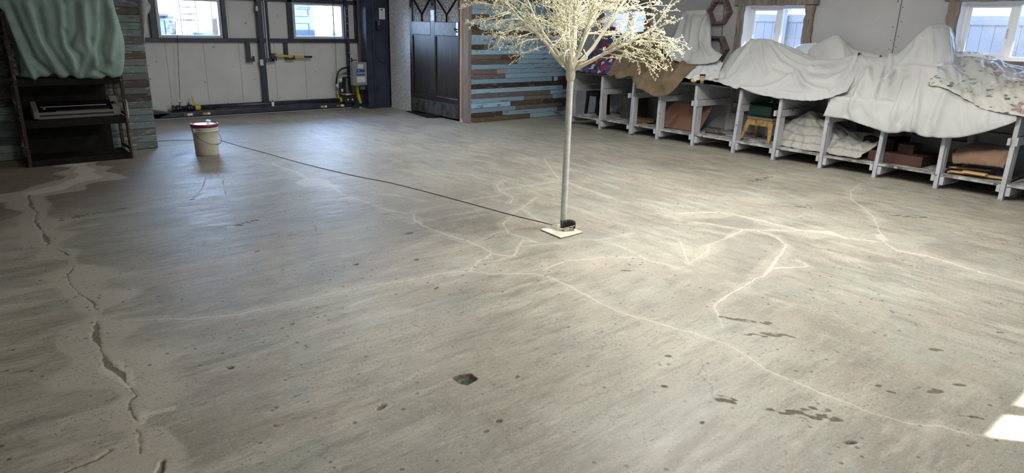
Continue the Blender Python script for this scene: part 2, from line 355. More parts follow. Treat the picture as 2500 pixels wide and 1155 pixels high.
for p_, wd_ in [(A5((520,80),(650,150),(830,265)), .007), (A5((1330,215),(1410,275),(1530,300)), .006), (A5((1420,90),(1540,165)), .005), (A5((205,240),(190,300),(150,350)), .005), (A5((925,990),(1050,1105)), .006), (A5((415,210),(530,165)), .006), (A5((545,415),(680,455),(810,460)), .004),
    (A1((1515,165),(1480,250),(1420,320)), .012), (A1((1635,170),(1655,280)), .015), (A2((1160,1045),(1330,1154)), .006), (A2((1080,880),(1120,925),(1230,940),(1340,935)), .005), (A2((1260,950),(1310,1010),(1330,1040)), .005), (A5((1950,815),(1840,870)), .004), (A4((1980,735),(2200,655)), .006),
    (A4((2260,920),(2040,1055)), .006), (A6((1095,265),(1340,390),(1500,465)), .006), (A6((1420,370),(1560,435)), .004), (A6((150,330),(170,380),(135,440),(230,520),(235,620)), .006), (A6((1820,680),(1945,725)), .006), (A3((180,310),(195,345),(250,375)), .008), (A1((1085,985),(1220,930)), .008), (A2((1050,630),(1160,575)), .008), (A1((2310,510),(2325,560)), .01)]:
    line(drk, p_, min(wd_*.8, .006), .55, .5, .4, .001)
me = bpy.data.meshes.new('floor')
nx, ny = sh; me.vertices.add(nx*ny); me.vertices.foreach_set('co', np.stack([GX, GY, dz], -1).astype(np.float32).ravel())
ii, jj = np.meshgrid(np.arange(nx-1), np.arange(ny-1), indexing='ij'); a0 = (ii*ny+jj).ravel()
q = np.stack([a0, a0+ny, a0+ny+1, a0+1], 1).astype(np.int32)
me.loops.add(q.size); me.loops.foreach_set('vertex_index', q.ravel()); me.polygons.add(len(q)); me.polygons.foreach_set('loop_start', (np.arange(len(q))*4).astype(np.int32))
me.polygons.foreach_set('use_smooth', np.ones(len(q), bool)); me.update(calc_edges=True)
at = me.color_attributes.new('marks', 'FLOAT_COLOR', 'POINT'); at.data.foreach_set('color', np.stack([fil, drk, dus, grn], -1).astype(np.float32).ravel())

def floor_material():
    m = bpy.data.materials.new('worn_concrete'); m.use_nodes = True; t = m.node_tree; N = t.nodes; L = t.links; b = N['Principled BSDF']
    tc = N.new('ShaderNodeTexCoord')
    def mapped(sc, rot=0):
        mp = N.new('ShaderNodeMapping'); mp.inputs['Scale'].default_value = sc; mp.inputs['Rotation'].default_value = (0, 0, rot); L.new(tc.outputs['Object'], mp.inputs[0]); return mp.outputs[0]
    def noise(sc, d=6, vec=None, rough=.55, dist=0):
        n = N.new('ShaderNodeTexNoise'); n.inputs['Scale'].default_value = sc; n.inputs['Detail'].default_value = d; n.inputs['Roughness'].default_value = rough; n.inputs['Distortion'].default_value = dist
        L.new(vec or tc.outputs['Object'], n.inputs['Vector']); return n.outputs['Fac']
    def rng_(f, a, bb, c=0., d=1.):
        r = N.new('ShaderNodeMapRange'); r.inputs[1].default_value = a; r.inputs[2].default_value = bb; r.inputs[3].default_value = c; r.inputs[4].default_value = d; L.new(f, r.inputs[0]); return r.outputs[0]
    def mul(a, bb):
        x = N.new('ShaderNodeMath'); x.operation = 'MULTIPLY'; L.new(a, x.inputs[0])
        if isinstance(bb, float): x.inputs[1].default_value = bb
        else: L.new(bb, x.inputs[1])
        return x.outputs[0]
    def mix(f, a, bb, mode='MIX'):
        x = N.new('ShaderNodeMix'); x.data_type = 'RGBA'; x.blend_type = mode
        if isinstance(f, float): x.inputs[0].default_value = f
        else: L.new(f, x.inputs[0])
        for i, v in ((6, a), (7, bb)):
            if isinstance(v, tuple): x.inputs[i].default_value = (*v, 1)
            else: L.new(v, x.inputs[i])
        return x.outputs[2]
    at = N.new('ShaderNodeAttribute'); at.attribute_name = 'marks'; sp = N.new('ShaderNodeSeparateColor'); L.new(at.outputs['Color'], sp.inputs[0])
    sxyz = N.new('ShaderNodeSeparateXYZ'); L.new(tc.outputs['Object'], sxyz.inputs[0]); smask = rng_(sxyz.outputs[0], 3.0, 4.3)
    def snoise(sc, d, rough=.6, k=4.5, rot=.08):         # wear drawn out along x on the left, along y on the right
        a = noise(sc, d, mapped((1, k, 1), rot), rough); b_ = noise(sc, d, mapped((k, 1, 1), rot), rough)
        x = N.new('ShaderNodeMix'); L.new(smask, x.inputs[0]); L.new(a, x.inputs[2]); L.new(b_, x.inputs[3]); return x.outputs[0]
    fine = noise(55, 6, rough=.7); med = noise(14, 8, rough=.7)
    def rough_mask(src, k, lo=.30, hi=.62):            # broken, grainy edge for a modelled mark
        x = N.new('ShaderNodeMath'); x.operation = 'MULTIPLY_ADD'; L.new(med, x.inputs[0]); x.inputs[1].default_value = k; x.inputs[2].default_value = -k*.5
        y = N.new('ShaderNodeMath'); y.operation = 'ADD'; L.new(x.outputs[0], y.inputs[0]); L.new(src, y.inputs[1])
        z = N.new('ShaderNodeMath'); z.operation = 'MULTIPLY'; L.new(rng_(y.outputs[0], lo, hi), z.inputs[0]); L.new(rng_(src, .02, .12), z.inputs[1]); return z.outputs[0]
    c = mix(rng_(noise(.8, 9, dist=.4, rough=.62), .36, .64), (.232, .213, .174), (.372, .350, .290))
    c = mix(mul(rng_(noise(1.5, 7, dist=.8), .50, .60), .60), c, (.300, .318, .275))           # greenish wash
    c = mix(mul(rng_(noise(2.1, 6, mapped((1, 1, 1), 1.3)), .53, .63), .48), c, (.365, .300, .240))  # pinkish tan
    c = mix(mul(rng_(snoise(1.5, 9, .72), .50, .62), .55), c, (.47, .445, .385))          # pale traffic polish
    c = mix(mul(rng_(snoise(2.2, 10, .76), .50, .64), .65), c, (.165, .145, .125))         # dark worn areas
    c = mix(mul(rng_(snoise(7, 8, .7, 5), .55, .66), .5), c, (.13, .112, .095)); c = mix(mul(rng_(snoise(6, 8, .7, 5, -.1), .56, .68), .45), c, (.50, .475, .415))
    c = mix(mul(rng_(noise(.55, 5, mapped((1, 1, 1), 2.)), .54, .66), .5), c, (.17, .155, .14))
    lp = N.new('ShaderNodeVectorMath'); lp.operation = 'DISTANCE'; L.new(tc.outputs['Object'], lp.inputs[0]); lp.inputs[1].default_value = (.2, 8.2, 0)
    st = rng_(lp.outputs['Value'], 1.2, 2.1, 1., 0.)
    c = mix(mul(st, .75), c, (.115, .075, .055))                                               # brown oil stain by the rack
    lq = N.new('ShaderNodeVectorMath'); lq.operation = 'DISTANCE'; L.new(tc.outputs['Object'], lq.inputs[0]); lq.inputs[1].default_value = (2.38, 8.22, 0)
    c = mix(mul(rng_(lq.outputs['Value'], .20, .46, 1., 0.), .8), c, (.14, .10, .07))                 # dark reflection of the pail painted on the floor before it
    c = mix(mul(rough_mask(sp.outputs[2], .9, .15, .6), .60), c, (.47, .43, .37))
    c = mix(mul(rough_mask(sp.outputs[0], .5, .12, .50), .75), c, (.52, .495, .43))
    v = N.new('ShaderNodeTexVoronoi'); v.inputs['Scale'].default_value = 13; v.inputs['Randomness'].default_value = 1; L.new(tc.outputs['Object'], v.inputs['Vector'])
    pit = mul(rng_(v.outputs['Distance'], .10, .15, 1., 0.), rng_(noise(1.3, 4), .44, .54))
    v2 = N.new('ShaderNodeTexVoronoi'); v2.inputs['Scale'].default_value = 42; L.new(tc.outputs['Object'], v2.inputs['Vector'])
    pit2 = mul(rng_(v2.outputs['Distance'], .13, .21, 1., 0.), rng_(noise(2.3, 4, mapped((1,1,1), .5)), .46, .56))
    spk = mul(rng_(noise(26, 5, rough=.62), .645, .68), rng_(noise(1.9, 4, mapped((1,1,1), 2.5)), .42, .56))
    scr = mul(rng_(snoise(11, 5, .6, 4.5), .64, .67), rng_(noise(1.6, 3), .42, .54))
    c = mix(mul(pit, .85), c, (.07, .058, .048)); c = mix(mul(pit2, .75), c, (.085, .072, .06)); c = mix(mul(scr, .8), c, (.11, .10, .085)); c = mix(mul(spk, .7), c, (.085, .072, .06))
    c = mix(mul(rng_(fine, .54, .66), .40), c, (.15, .13, .11)); c = mix(mul(rng_(fine, .44, .34), .30), c, (.56, .53, .47))
    grit = noise(170, 3); c = mix(mul(rng_(grit, .56, .68), .33), c, (.16, .14, .12)); c = mix(mul(rng_(grit, .44, .32), .28), c, (.62, .60, .54))
    dm = rough_mask(sp.outputs[1], .7, .20, .45)
    c = mix(mul(dm, .85), c, mix(rng_(fine, .4, .6), (.155, .125, .095), (.075, .06, .045)))
    c = mix(at.outputs['Alpha'], c, mix(rng_(noise(110, 3), .45, .62), (.010, .085, .060), (.06, .12, .09)))
    L.new(c, b.inputs['Base Color'])
    rg = mix(rng_(snoise(3, 6), .35, .65), (.42,)*3, (.58,)*3); rg = mix(rng_(sp.outputs[1], 0, .5), rg, (.9,)*3)
    L.new(rg, b.inputs['Roughness']); b.inputs['Specular IOR Level'].default_value = .55
    bp = N.new('ShaderNodeBump'); bp.inputs['Strength'].default_value = .35; bp.inputs['Distance'].default_value = .004
    L.new(mix(.5, mix(.5, grit, fine), med), bp.inputs['Height']); L.new(bp.outputs[0], b.inputs['Normal'])
    return m
me.materials.append(floor_material()); fo = link('floor', me); fo['kind'] = 'structure'

# ------------------------------------------------------------------ room shell
WIN = [(7.50, 8.43, 1.30, 1.885), (4.785, 5.72, 1.32, 1.935), (1.95, 2.965, 1.345, 1.975)]
struct('wall_right', MB().walls(0, XW, 9.42, -1.9, 12.3, 0, 3.0, WIN), WALLP)
struct('wall_rear', MB().walls(1, -1.73, -1.7, -3.4, XW, 0, 3.0, [(5.03, 5.32, .8, 2.1), (5.42, 5.71, .8, 2.1), (5.81, 6.10, .8, 2.1)]), WALLP)
struct('wall_left', MB().box(-3.4, -3.2, -1.9, 12.3, 0, 3.0), WALLP)
struct('wall_far', MB().box(-3.2, 1.62, 12.06, 12.3, 0, 3.0).box(6.40, XW, 12.06, 12.3, 0, 3.0).box(6.305, 6.42, 12.0, 12.06, 0, 3.0), BROWNW)
struct('ceiling', MB().box(-3.4, 9.42, -1.9, 12.3, 3.0, 3.1), CEIL)
struct('added_eave', MB().box(9.42, 10.15, -1.9, 12.3, 2.42, 2.5), GREYW)  # unseen eave added outside to keep direct sun off the bench cloths
# seam cover and nails on the right wall
struct('trim_1', MB().box(XW-.004, XW, 3.608, 3.614, .9, 3.0), BLACK)
nb = MB()
for z in np.arange(1.1, 3, .16):
    for y in (3.57, 3.66): nb.sphere((XW-.001, y+rng.randn()*.01, z+rng.randn()*.04), .006)
struct('trim_2', nb, INK)

# reclaimed plank walls
BL = (.29, .46, .59); DK = (.055, .042, .035); GR = (.15, .13, .12); RB = (.13, .06, .048); WB = (.33, .31, .29); BW = (.13, .08, .05)
def jit(c, a=.12): k = 1+a*rng.randn(); return tuple(max(.005, v*k*(1+.05*rng.randn())) for v in c)
rowsR = ['B.7 N.8 B1', 'B.08 W.13 B1', 'G.3 B.6 G1', 'B1', 'D.08 B.42 B1', 'N1', 'B1', 'B1', 'D.12 G.2 B.75 D1', 'B.75 W1', 'G.27 R.45 B1', 'G.43 B1', 'B1', 'G.24 W.33 B1', 'G.08 G.32 B1', 'B.78 D.8 B.84 D1', 'D1', 'B.9 D1', 'G.77 B1', 'B.5 G.8 B1', 'B.37 N.7 D1', 'B.42 G.9 D1', 'D.3 B.85 G1', 'N.57 B1']
rowsL = ['B.55 B1', 'B1', 'B.3 G1', 'B1', 'G.4 B1', 'B1', 'B.9 G1', 'D1', 'G1', 'R.8 D1', 'G1', 'B1', 'B.5 G1', 'D.6 R1', 'B1', 'G1', 'B1', 'G.3 B1', 'B1', 'N1', 'B1', 'B1', 'B1']
CM = dict(B=BL, D=DK, G=GR, R=RB, W=WB, N=BW)
CML = dict(B=(.15, .195, .195), D=(.055, .045, .04), G=(.125, .13, .125), R=(.085, .05, .04), W=(.2, .2, .2), N=(.085, .062, .05))  # same paints as the back wall, darker and greyer: dim light put into colour
def planks(rows, x0, x1, yf, z0, hrow, down, CM=CM, ztop=3.0):
    mb = MB(); n = int((ztop-z0)/hrow)+1
    for i in range(n):
        r = rows[i] if i < len(rows) else random.choice(rows)
        zb = z0+i*hrow; zt = min(zb+hrow*(.955), ztop-.002); prev = 0
        if zb > ztop-.02: break
        for tk in r.split():
            e = float(tk[1:]); mb.col = jit(CM[tk[0]]); y = yf+rng.rand()*.005
            mb.box(x0+(x1-x0)*prev+.001, x0+(x1-x0)*e-.001, y, yf+.03, zb+.001, zt); prev = e
    return mb
struct('wall_back', planks(rowsR[::-1], 6.78, 9.14, YB, .005, .0785, True), PLANKM, bevel=.002)
struct('wall_backing', MB().box(6.86, XW, YB+.03, YB+.12, 0, 3.0), BROWNW)
struct('wall_stub', planks(rowsL, -3.2, 2.06, 9.32, .005, .0835, True, CML), PLANKM, bevel=.002)
struct('wall_stub_backing', MB().box(-3.2, 2.045, 9.35, 9.46, 0, 3.0), BROWNW)
# osb return wall with the dark panelled door
struct('wall_entry', MB().walls(0, 6.76, 6.86, 9.13, 11.62, 0, 3.0, [(9.38, 10.90, 0, 2.16)]), PLYW)
struct('trim_3', MB().box(6.735, 6.80, 9.115, 9.265, .005, 3.0), GREYW, bevel=.003)
struct('trim_4', MB().box(6.74, 6.79, 9.285, 9.335, .06, 2.2), RAWW, bevel=.002)
MUNT = mat('black_muntin', (.012, .012, .012), rough=.8, spec=.2)
d1 = root_struct('door_1', (6.78, 10.14, 0))
yl, yr, ym = 10.895, 9.38, 10.155
db = MB()
for y0, y1 in ((yl-.075, yl), (yr, yr+.045), (ym-.06, ym+.06)): db.box(6.745, 6.80, y0, y1, .03, 2.14)
for z0, z1 in ((.03, .36), (1.375, 1.60), (2.05, 2.14)): db.box(6.747, 6.80, yr, yl, z0, z1)
obj('door_frame', db, DARKW, d1, bevel=.004)
for nm, (y0, y1) in (('l', (ym+.06, yl-.075)), ('r', (yr+.045, ym-.06))):
    obj('lower_panel', MB().box(6.768, 6.79, y0, y1, .36, 1.375), DARKW, d1)
    mo = MB()
    for a, b in (((y0, .37), (y1, .37)), ((y0, 1.365), (y1, 1.365)), ((y0+.008, .36), (y0+.008, 1.375)), ((y1-.008, .36), (y1-.008, 1.375))):
        mo.bar((6.757, a[0], a[1]), (6.757, b[0], b[1]), .007, .007)
    obj('panel_moulding', mo, DARKW, d1)
    obj('mid_panel', MB().box(6.742, 6.76, y0+.004, y1-.004, 1.385, 1.595), mat('scuffed_dark_paint', (.07, .07, .078), (.16, .16, .17), 14, .35, stretch=(2, 2, 1)), d1, bevel=.003)
    g = obj('hammered_pane', MB().box(6.775, 6.783, y0, y1, 1.60, 2.05), HAMMER, d1)
    yc = (y0+y1)/2; mu = MB(); mu.bar((6.765, yc, 1.60), (6.765, yc, 1.715), .012, .012)
    for ye in (y0, y1): mu.bar((6.765, yc, 1.715), (6.765, yc+(ye-yc)*.95, 1.99), .012, .012)
    obj('y_muntin', mu, MUNT, g)
hp_ = obj('lock_plate', MB().box(6.735, 6.742, yr+.012, yr+.075, 1.39, 1.60), ALU, d1, bevel=.004)
hb = MB(); hb.tube([(6.74, yr+.05, 1.49), (6.69, yr+.05, 1.49)], .010); hb.tube([(6.695, yr+.05, 1.49), (6.69, yr+.00, 1.485), (6.69, yr-.035, 1.49)], .009); hb.sphere((6.70, yr+.05, 1.49), .022, 10, 8); hb.tube([(6.735, yr+.05, 1.455), (6.72, yr+.05, 1.45)], .012)
obj('door_handle', hb, BLACK, hp_, smooth=True)
obj('kick_plate', MB().box(6.741, 6.747, yr+.03, yl-.03, .04, .27), mat('worn_kick_plate', (.018, .016, .015), (.10, .095, .09), 10, .5, stretch=(1, 1, 1)), d1)
struct('threshold_ramp', MB().prism([(6.66, 10.95, .002), (6.74, 10.95, .002), (6.74, 9.9, .03), (6.52, 10.0, .002)], (0, 0, .008)), DKSHELF)

# dark steel column and jamb between the overhead door and the osb wall
cb = MB(); cb.box(6.27, 6.45, 11.62, 11.80, 0, 3.0); cb.box(6.45, 6.76, 11.66, 11.80, 0, 3.0); cb.box(6.40, 6.43, 11.60, 11.62, .05, 3.0)
struct('trim_5', cb, DARKCOL, bevel=.006)
struct('trim_6', MB().prism([(6.27, 11.80, .02), (6.27, 11.80, .36), (6.02, 11.80, .02)], (0, .02, 0)), DARKCOL)
def px_quad(l, t, r, b, Y, dep=.006):
    p = aty((l+r)/2, (t+b)/2, Y); a = aty(l, (t+b)/2, Y); c = aty(r, (t+b)/2, Y); u = aty((l+r)/2, t, Y); d = aty((l+r)/2, b, Y)
    return MB().box(a[0], c[0], Y-dep, Y, d[2], u[2])
tg = thing('hang_tag', 'white printed instruction tag hanging on the dark steel column', 'tag', aty(932, 34, 11.655))
obj('card', px_quad(925.5, 20, 939.5, 47, 11.655, .002), PAPER, tg)
ib = MB()
for k, yy in enumerate((30, 33, 35.5, 38, 40.5, 43, 45)): 
    a = aty(928, yy, 11.652); c = aty(937, yy, 11.652); ib.box(a[0], c[0], 11.6515, 11.653, a[2]-(.004 if k in (0, 3) else .0018), a[2]+.001)
obj('printed_lines', ib, INK, tg)
a = aty(931.5, 25, 11.652); obj('symbol', MB().prism([a+np.array(q) for q in ((-.018, 0, .018), (.0, 0, .022), (.03, 0, .024), (.01, 0, .004), (.03, 0, -.026), (.0, 0, -.008), (-.02, 0, -.002))], (0, .0015, 0)), INK, tg)
sb = thing('push_button_station', 'small black push button box with two silver buttons on dark column', 'switch', aty(926, 62, 11.655))
obj('housing', px_quad(917, 51, 929, 73, 11.655, .05), BLACK, sb, bevel=.006)
for yy in (52.5, 58.5):
    p = aty(925, yy, 11.60); obj('button', MB().lathe([(.0, -.008), (.012, -.008), (.012, .006)], p, 16, 1), ALU, sb)
cc = MB(); cc.tube([aty(x, y, 11.64) for x, y in ((919, 73), (916, 100), (917, 120), (921, 140), (930, 152), (945, 154))], .004)
tag(obj('cable', cc, BLACK), 'thin black cable running down the dark column from button box', 'cable')

# ------------------------------------------------------------------ hydraulic overhead door
YD = 12.05; YF = 11.99
d2 = root_struct('door_2', (4.4, 12.0, 0))
WZ0, WZ1 = 1.262, 1.858
pan = MB().walls(1, YD, YD+.06, 1.6, 6.40, .06, 3.0, [(2.885, 3.845, WZ0, WZ1), (5.08, 6.03, WZ0, WZ1)])
obj('insulated_panel', pan, PANEL, d2)
sm = MB()
for pxs in ((401.7, 421.4), (495.2, 511.8), (581.4, 595.9), (668, 678), (741.2, 750.5), (563, 576)):
    a = aty(pxs[0], 102, YD)[0]; z1_ = 1.19 if pxs[0] != 563 else 3.0; z0_ = .1 if pxs[0] != 563 else 1.2
    sm.box(a-.003, a+.003, YD-.0015, YD, z0_, z1_)
obj('panel_seams', sm, mat('seam_grey', (.25, .25, .26)), d2)
sf = MB()
sf.box(1.6, 6.30, YF, YD, 1.190, 1.255); sf.box(1.6, 6.30, YF, YD, 1.865, 1.93)
for x0, x1 in ((2.77, 2.86), (3.86, 3.925), (4.97, 5.055), (6.04, 6.10), (6.25, 6.30)): sf.box(x0, x1, YF, YD, 1.25, 2.6)
sf.box(4.865, 4.93, YF, YD, .93, 1.19)
obj('steel_frame', sf, STEEL, d2, bevel=.004)
cp = MB(); cp.box(4.415, 4.50, 11.93, 11.99, .17, 2.6); obj('centre_post', cp, STEEL, d2, bevel=.004)
pc = MB(); pc.box(4.55, 4.57, 11.97, 12.04, .93, 2.6); pc.box(4.52, 4.555, 12.02, 12.045, .93, 2.6); obj('aluminium_channel', pc, mat('dull_aluminium', (.42, .43, .45), rough=.5, metal=.3), d2)
lr = MB(); lr.box(4.575, 4.61, 11.95, 11.985, .94, 2.6); lr.box(4.60, 4.70, 11.94, 11.98, .88, 1.01); lr.box(4.50, 4.66, 11.94, 11.97, .875, .915)
lk = obj('latch_rod', lr, STEEL, d2, bevel=.004)
lv = MB(); lv.prism([(4.68, 11.935, .955), (4.68, 11.935, 1.0), (5.0, 11.935, .968), (5.20, 11.935, .965), (5.20, 11.935, .925), (5.0, 11.935, .938)], (0, .03, 0)); obj('lever', lv, YEL, lk, label='yellow lever handle')
obj('lever_grip', MB().tube([(5.19, 11.95, .945), (5.345, 11.95, .943)], .018, 12), BLACK, lk)
obj('lever_rest', MB().box(4.87, 5.03, 11.95, 12.0, .90, .925).box(5.0, 5.02, 11.93, 12.0, .90, .97), BLACK, lk)
for x, z in ((4.665, .985), (4.53, .895), (4.66, .895)): obj('bolt', MB().lathe([(0, -.008), (.009, -.008), (.009, .01)], (x, 11.94, z), 10, 1), ALU, lk)
pb = MB(); pb.box(4.20, 4.262, 11.96, 11.99, .90, 1.20); pb.box(4.19, 4.32, 11.955, 11.99, .875, .925); pb.box(4.29, 4.32, 11.955, 11.99, .91, .965); obj('hook_bracket', pb, STEEL, d2, bevel=.003)
for l, t, r, b in ((624, 15, 629.5, 27), (635, 145, 643, 160)): obj('white_label', px_quad(l, t, r, b, 11.929, .001), LABELW, d2)
ps = MB(); ps.box(6.04, 6.10, 11.955, 11.99, .60, 1.93); obj('perforated_strap', ps, STEEL, d2)
pd = MB()
for z in np.arange(.75, 1.9, .13): pd.lathe([(0, -.006), (.009, -.006), (.009, .004)], (6.07, 11.953, z), 8, 1)
obj('strap_bolts', pd, ALU, d2)
# windows of the overhead door
for n_, (x0, x1) in enumerate(((2.885, 3.845), (5.08, 6.03))):
    wf = MB()
    for a, b, c, d in ((x0-.01, x1+.01, WZ0-.01, WZ0+.035), (x0-.01, x1+.01, WZ1-.035, WZ1+.01), (x0-.01, x0+.035, WZ0+.035, WZ1-.035), (x1-.035, x1+.01, WZ0+.035, WZ1-.035)): wf.box(a, b, YD-.02, YD+.07, c, d)
    o = obj('window_frame', wf, GREYFR, d2, bevel=.004); obj('pane', MB().box(x0+.03, x1-.03, YD+.02, YD+.026, WZ0+.03, WZ1-.03), GLASS, o)
# lift tube on the bottom truss
tb = MB(); tb.box(2.3, 6.20, 11.86, 12.05, .03, .10); tb.prism([(1.9, 11.86, .02), (2.65, 11.86, .02), (2.9, 11.86, .10), (2.65, 11.86, .155), (1.9, 11.86, .165)], (0, .15, 0)); obj('bottom_beam', tb, STEEL, d2, bevel=.004)
obj('weather_strip', MB().box(1.9, 6.15, 11.845, 11.875, .006, .018), mat('dull_strip', (.35, .36, .38)), d2)
obj('bottom_seal', MB().box(1.9, 6.2, 11.875, 12.05, .0, .03), BLACK, d2)
tt = MB(); tt.tube([(2.92, 11.93, .160), (6.0, 11.93, .160)], .038, 14); obj('lift_tube', tt, STEEL, d2, smooth=True)
fb = MB()
for x in (2.93, 2.99, 3.03, 3.16, 3.20): fb.tube([(x-.012, 11.93, .16), (x+.012, 11.93, .16)], .055, 12)
fb.tube([(3.03, 11.9, .14), (3.03, 11.9, .24)], .008); fb.tube([(3.18, 11.9, .14), (3.16, 11.9, .25)], .008)
obj('bearing', fb, BLACK, d2)
for x in (3.30, 5.86): obj('yellow_collar', MB().tube([(x-.04, 11.93, .16), (x+.04, 11.93, .16)], .050, 14).bar((x-.05, 11.92, .19), (x-.06, 11.94, .34), .010, .006), YEL, d2, label='yellow cable collar')
obj('white_clamp', MB().box(4.52, 4.56, 11.875, 11.89, .12, .22).box(4.51, 4.57, 11.875, 11.93, .195, .215), WHITEV, d2)
for x, t_ in ((aty(437, 0, 11.97)[0], 3.02), (aty(820, 130, 11.97)[0], 5.80)):
    zt = 2.6; obj('lift_cable', MB().tube([(t_+(.03 if t_ < 4 else 0), 11.94, .30), (x*.5+t_*.5, 11.95, 1.2), (x, 11.97, zt)], .0035, 6), BLACK, d2)
for l, r, c in ((448, 456, 'brown'), (457, 470, 'white'), (495, 505, 'yel'), (506, 513, 'white'), (784, 793, 'yel'), (794, 799, 'white'), (822, 832, 'brown'), (833, 841, 'white')):
    yc_ = {448: 335.7, 457: 335.7, 495: 334.5}.get(l, 0)
    a, c_ = aty(l, 272, 11.858)[0], aty(r, 272, 11.858)[0]; z = .062
    obj('warning_sticker', MB().box(a, c_, 11.857, 11.86, z-.018, z+.018), {'brown': mat('faded_red', (.20, .10, .07)), 'white': PAPER, 'yel': mat('faded_yellow', (.45, .38, .14))}[c], d2)

# motor, electric box
mt = thing('hydraulic_pump', 'black hydraulic pump with curved hose and yellow guard at the overhead door', 'pump', (5.98, 11.85, 0))
obj('tank', MB().box(5.86, 6.10, 11.78, 11.93, .10, .24), BLACK, mt, bevel=.02)
obj('motor', MB().lathe([(.07, .24), (.095, .25), (.095, .33), (.085, .34), (.085, .55), (.07, .58), (0, .58)], (5.95, 11.85, 0), 24), BLACK, mt, smooth=True)
obj('flange', MB().lathe([(.10, .255), (.105, .26), (.105, .285), (.10, .29)], (5.95, 11.85, 0), 24), ALU, mt)
obj('capacitor', MB().tube([(5.80, 11.83, .36), (5.90, 11.83, .36)], .05, 14).tube([(5.82, 11.83, .33), (5.82, 11.83, .48)], .03, 12), BLACK, mt)
obj('hose', MB().tube([aty(x, y, 11.86) for x, y in ((821, 205), (822, 190), (826, 176), (834, 168), (845, 165), (857, 165))], .016, 10), BLACK, mt, smooth=True)
obj('fittings', MB().tube([(6.10, 11.9, .60), (6.10, 11.9, .92)], .014).tube([(6.06, 11.86, .78), (6.17, 11.86, .78)], .018).tube([(6.08, 11.86, .88), (6.18, 11.86, .88)], .008), BLACK, mt)
obj('yellow_guard', MB().prism([(6.05, 11.76, .57), (6.09, 11.76, .57), (6.10, 11.76, .44), (6.135, 11.76, .40), (6.17, 11.76, .22), (6.20, 11.76, .10), (6.16, 11.76, .09), (6.12, 11.76, .2), (6.09, 11.76, .40), (6.06, 11.76, .45)], (0, .12, 0)), YEL, mt, label='yellow guard')
for l, t, r, b in ((828, 192, 835, 198.5), (821, 205, 825, 212), (833, 217, 838, 224)): obj('motor_label', px_quad(l, t, r, b, 11.765, .001), LABELW, mt)
for vx in (5.93, 6.02): obj('valve', MB().sphere((vx, 11.79, .17), .027, 10, 8), ALU, mt, smooth=True)
eb = thing('control_box', 'grey electrical control box with blue and white labels beside the dark column', 'electrical box', (6.1, 11.6, .43))
Yb = 11.49; q0, q1 = aty(860, 153, Yb), aty(897, 208, Yb)
obj('enclosure', MB().box(q0[0], q1[0], Yb, 11.595, q1[2], q0[2]), GREYBOX, eb, bevel=.006)
obj('enclosure_door', MB().box(q0[0]+.02, q1[0]-.012, Yb-.006, Yb, q1[2]+.015, q0[2]-.015), GREYBOX, eb, bevel=.003); Yb = 11.483
l1 = obj('spec_label', px_quad(873, 157, 886.5, 167, Yb, .001), LABELW, eb)
bl_ = obj('brand_label', px_quad(870.5, 169.5, 891, 184, Yb, .001), BLUEL, eb, label='blue label with white lettering')
p = aty(872.2, 181, Yb-.002); text('GENESYS', .040, PAPER, 'lettering', bl_, p, (1, 0, 0), (0, 0, 1))
obj('round_mark', MB().lathe([(0, -.001), (.010, -.001), (.010, .001)], aty(876, 172.8, Yb-.001), 14, 1), PAPER, bl_)
obj('notice_label', px_quad(871.5, 187, 892, 201, Yb, .001), LABELW, eb)
obj('conduit_bar', MB().box(6.17, 6.42, 11.74, 11.79, .35, .41), GREYBOX, eb)

# ------------------------------------------------------------------ side windows with chunky timber surrounds
for i, (y0, y1, z0, z1) in enumerate(WIN):
    r = root_struct('window_%d' % (i+1), (9.34, (y0+y1)/2, z0)); X0, X1 = 9.31, 9.37; ym = (y0+y1)/2 - .0
    f = MB(); t_ = .04
    for a, b, c, d in ((y0, y1, z0, z0+t_), (y0, y1, z1-t_, z1), (y0, y0+t_, z0+t_, z1-t_), (y1-t_, y1, z0+t_, z1-t_), (ym-.03, ym+.03, z0+t_, z1-t_)): f.box(X0, X1, a, b, c, d)
    obj('window_frame', f, WHITEV, r, bevel=.004)
    s_ = MB()
    for a, b, c, d in ((ym+.03, y1-t_, z0+t_, z0+t_+.03), (ym+.03, y1-t_, z1-t_-.03, z1-t_), (ym+.03, ym+.06, z0+t_+.03, z1-t_-.03), (y1-t_-.03, y1-t_, z0+t_+.03, z1-t_-.03)): s_.box(X0+.005, X0+.03, a, b, c, d)
    sa = obj('sash', s_, WHITEV, r, bevel=.003)
    obj('latch', MB().tube([(X0-.002, ym+.045, 1.58), (X0-.02, ym+.045, 1.59), (X0-.02, ym+.045, 1.67), (X0-.002, ym+.045, 1.68)], .006), GREYFR, sa)
    obj('pane', MB().box(X0+.03, X0+.034, y0+t_, y1-t_, z0+t_, z1-t_), GLASS, r)
    s2 = MB(); e_ = .004; s2.box(XW-.003, X0, y0, y1, z0, z0+e_); s2.box(XW-.003, X0, y0, y1, z1-e_, z1); s2.box(XW-.003, X0, y0, y0+e_, z0+e_, z1-e_); s2.box(XW-.003, X0, y1-e_, y1, z0+e_, z1-e_)
    obj('reveal_lining', s2, WHITEV, r)
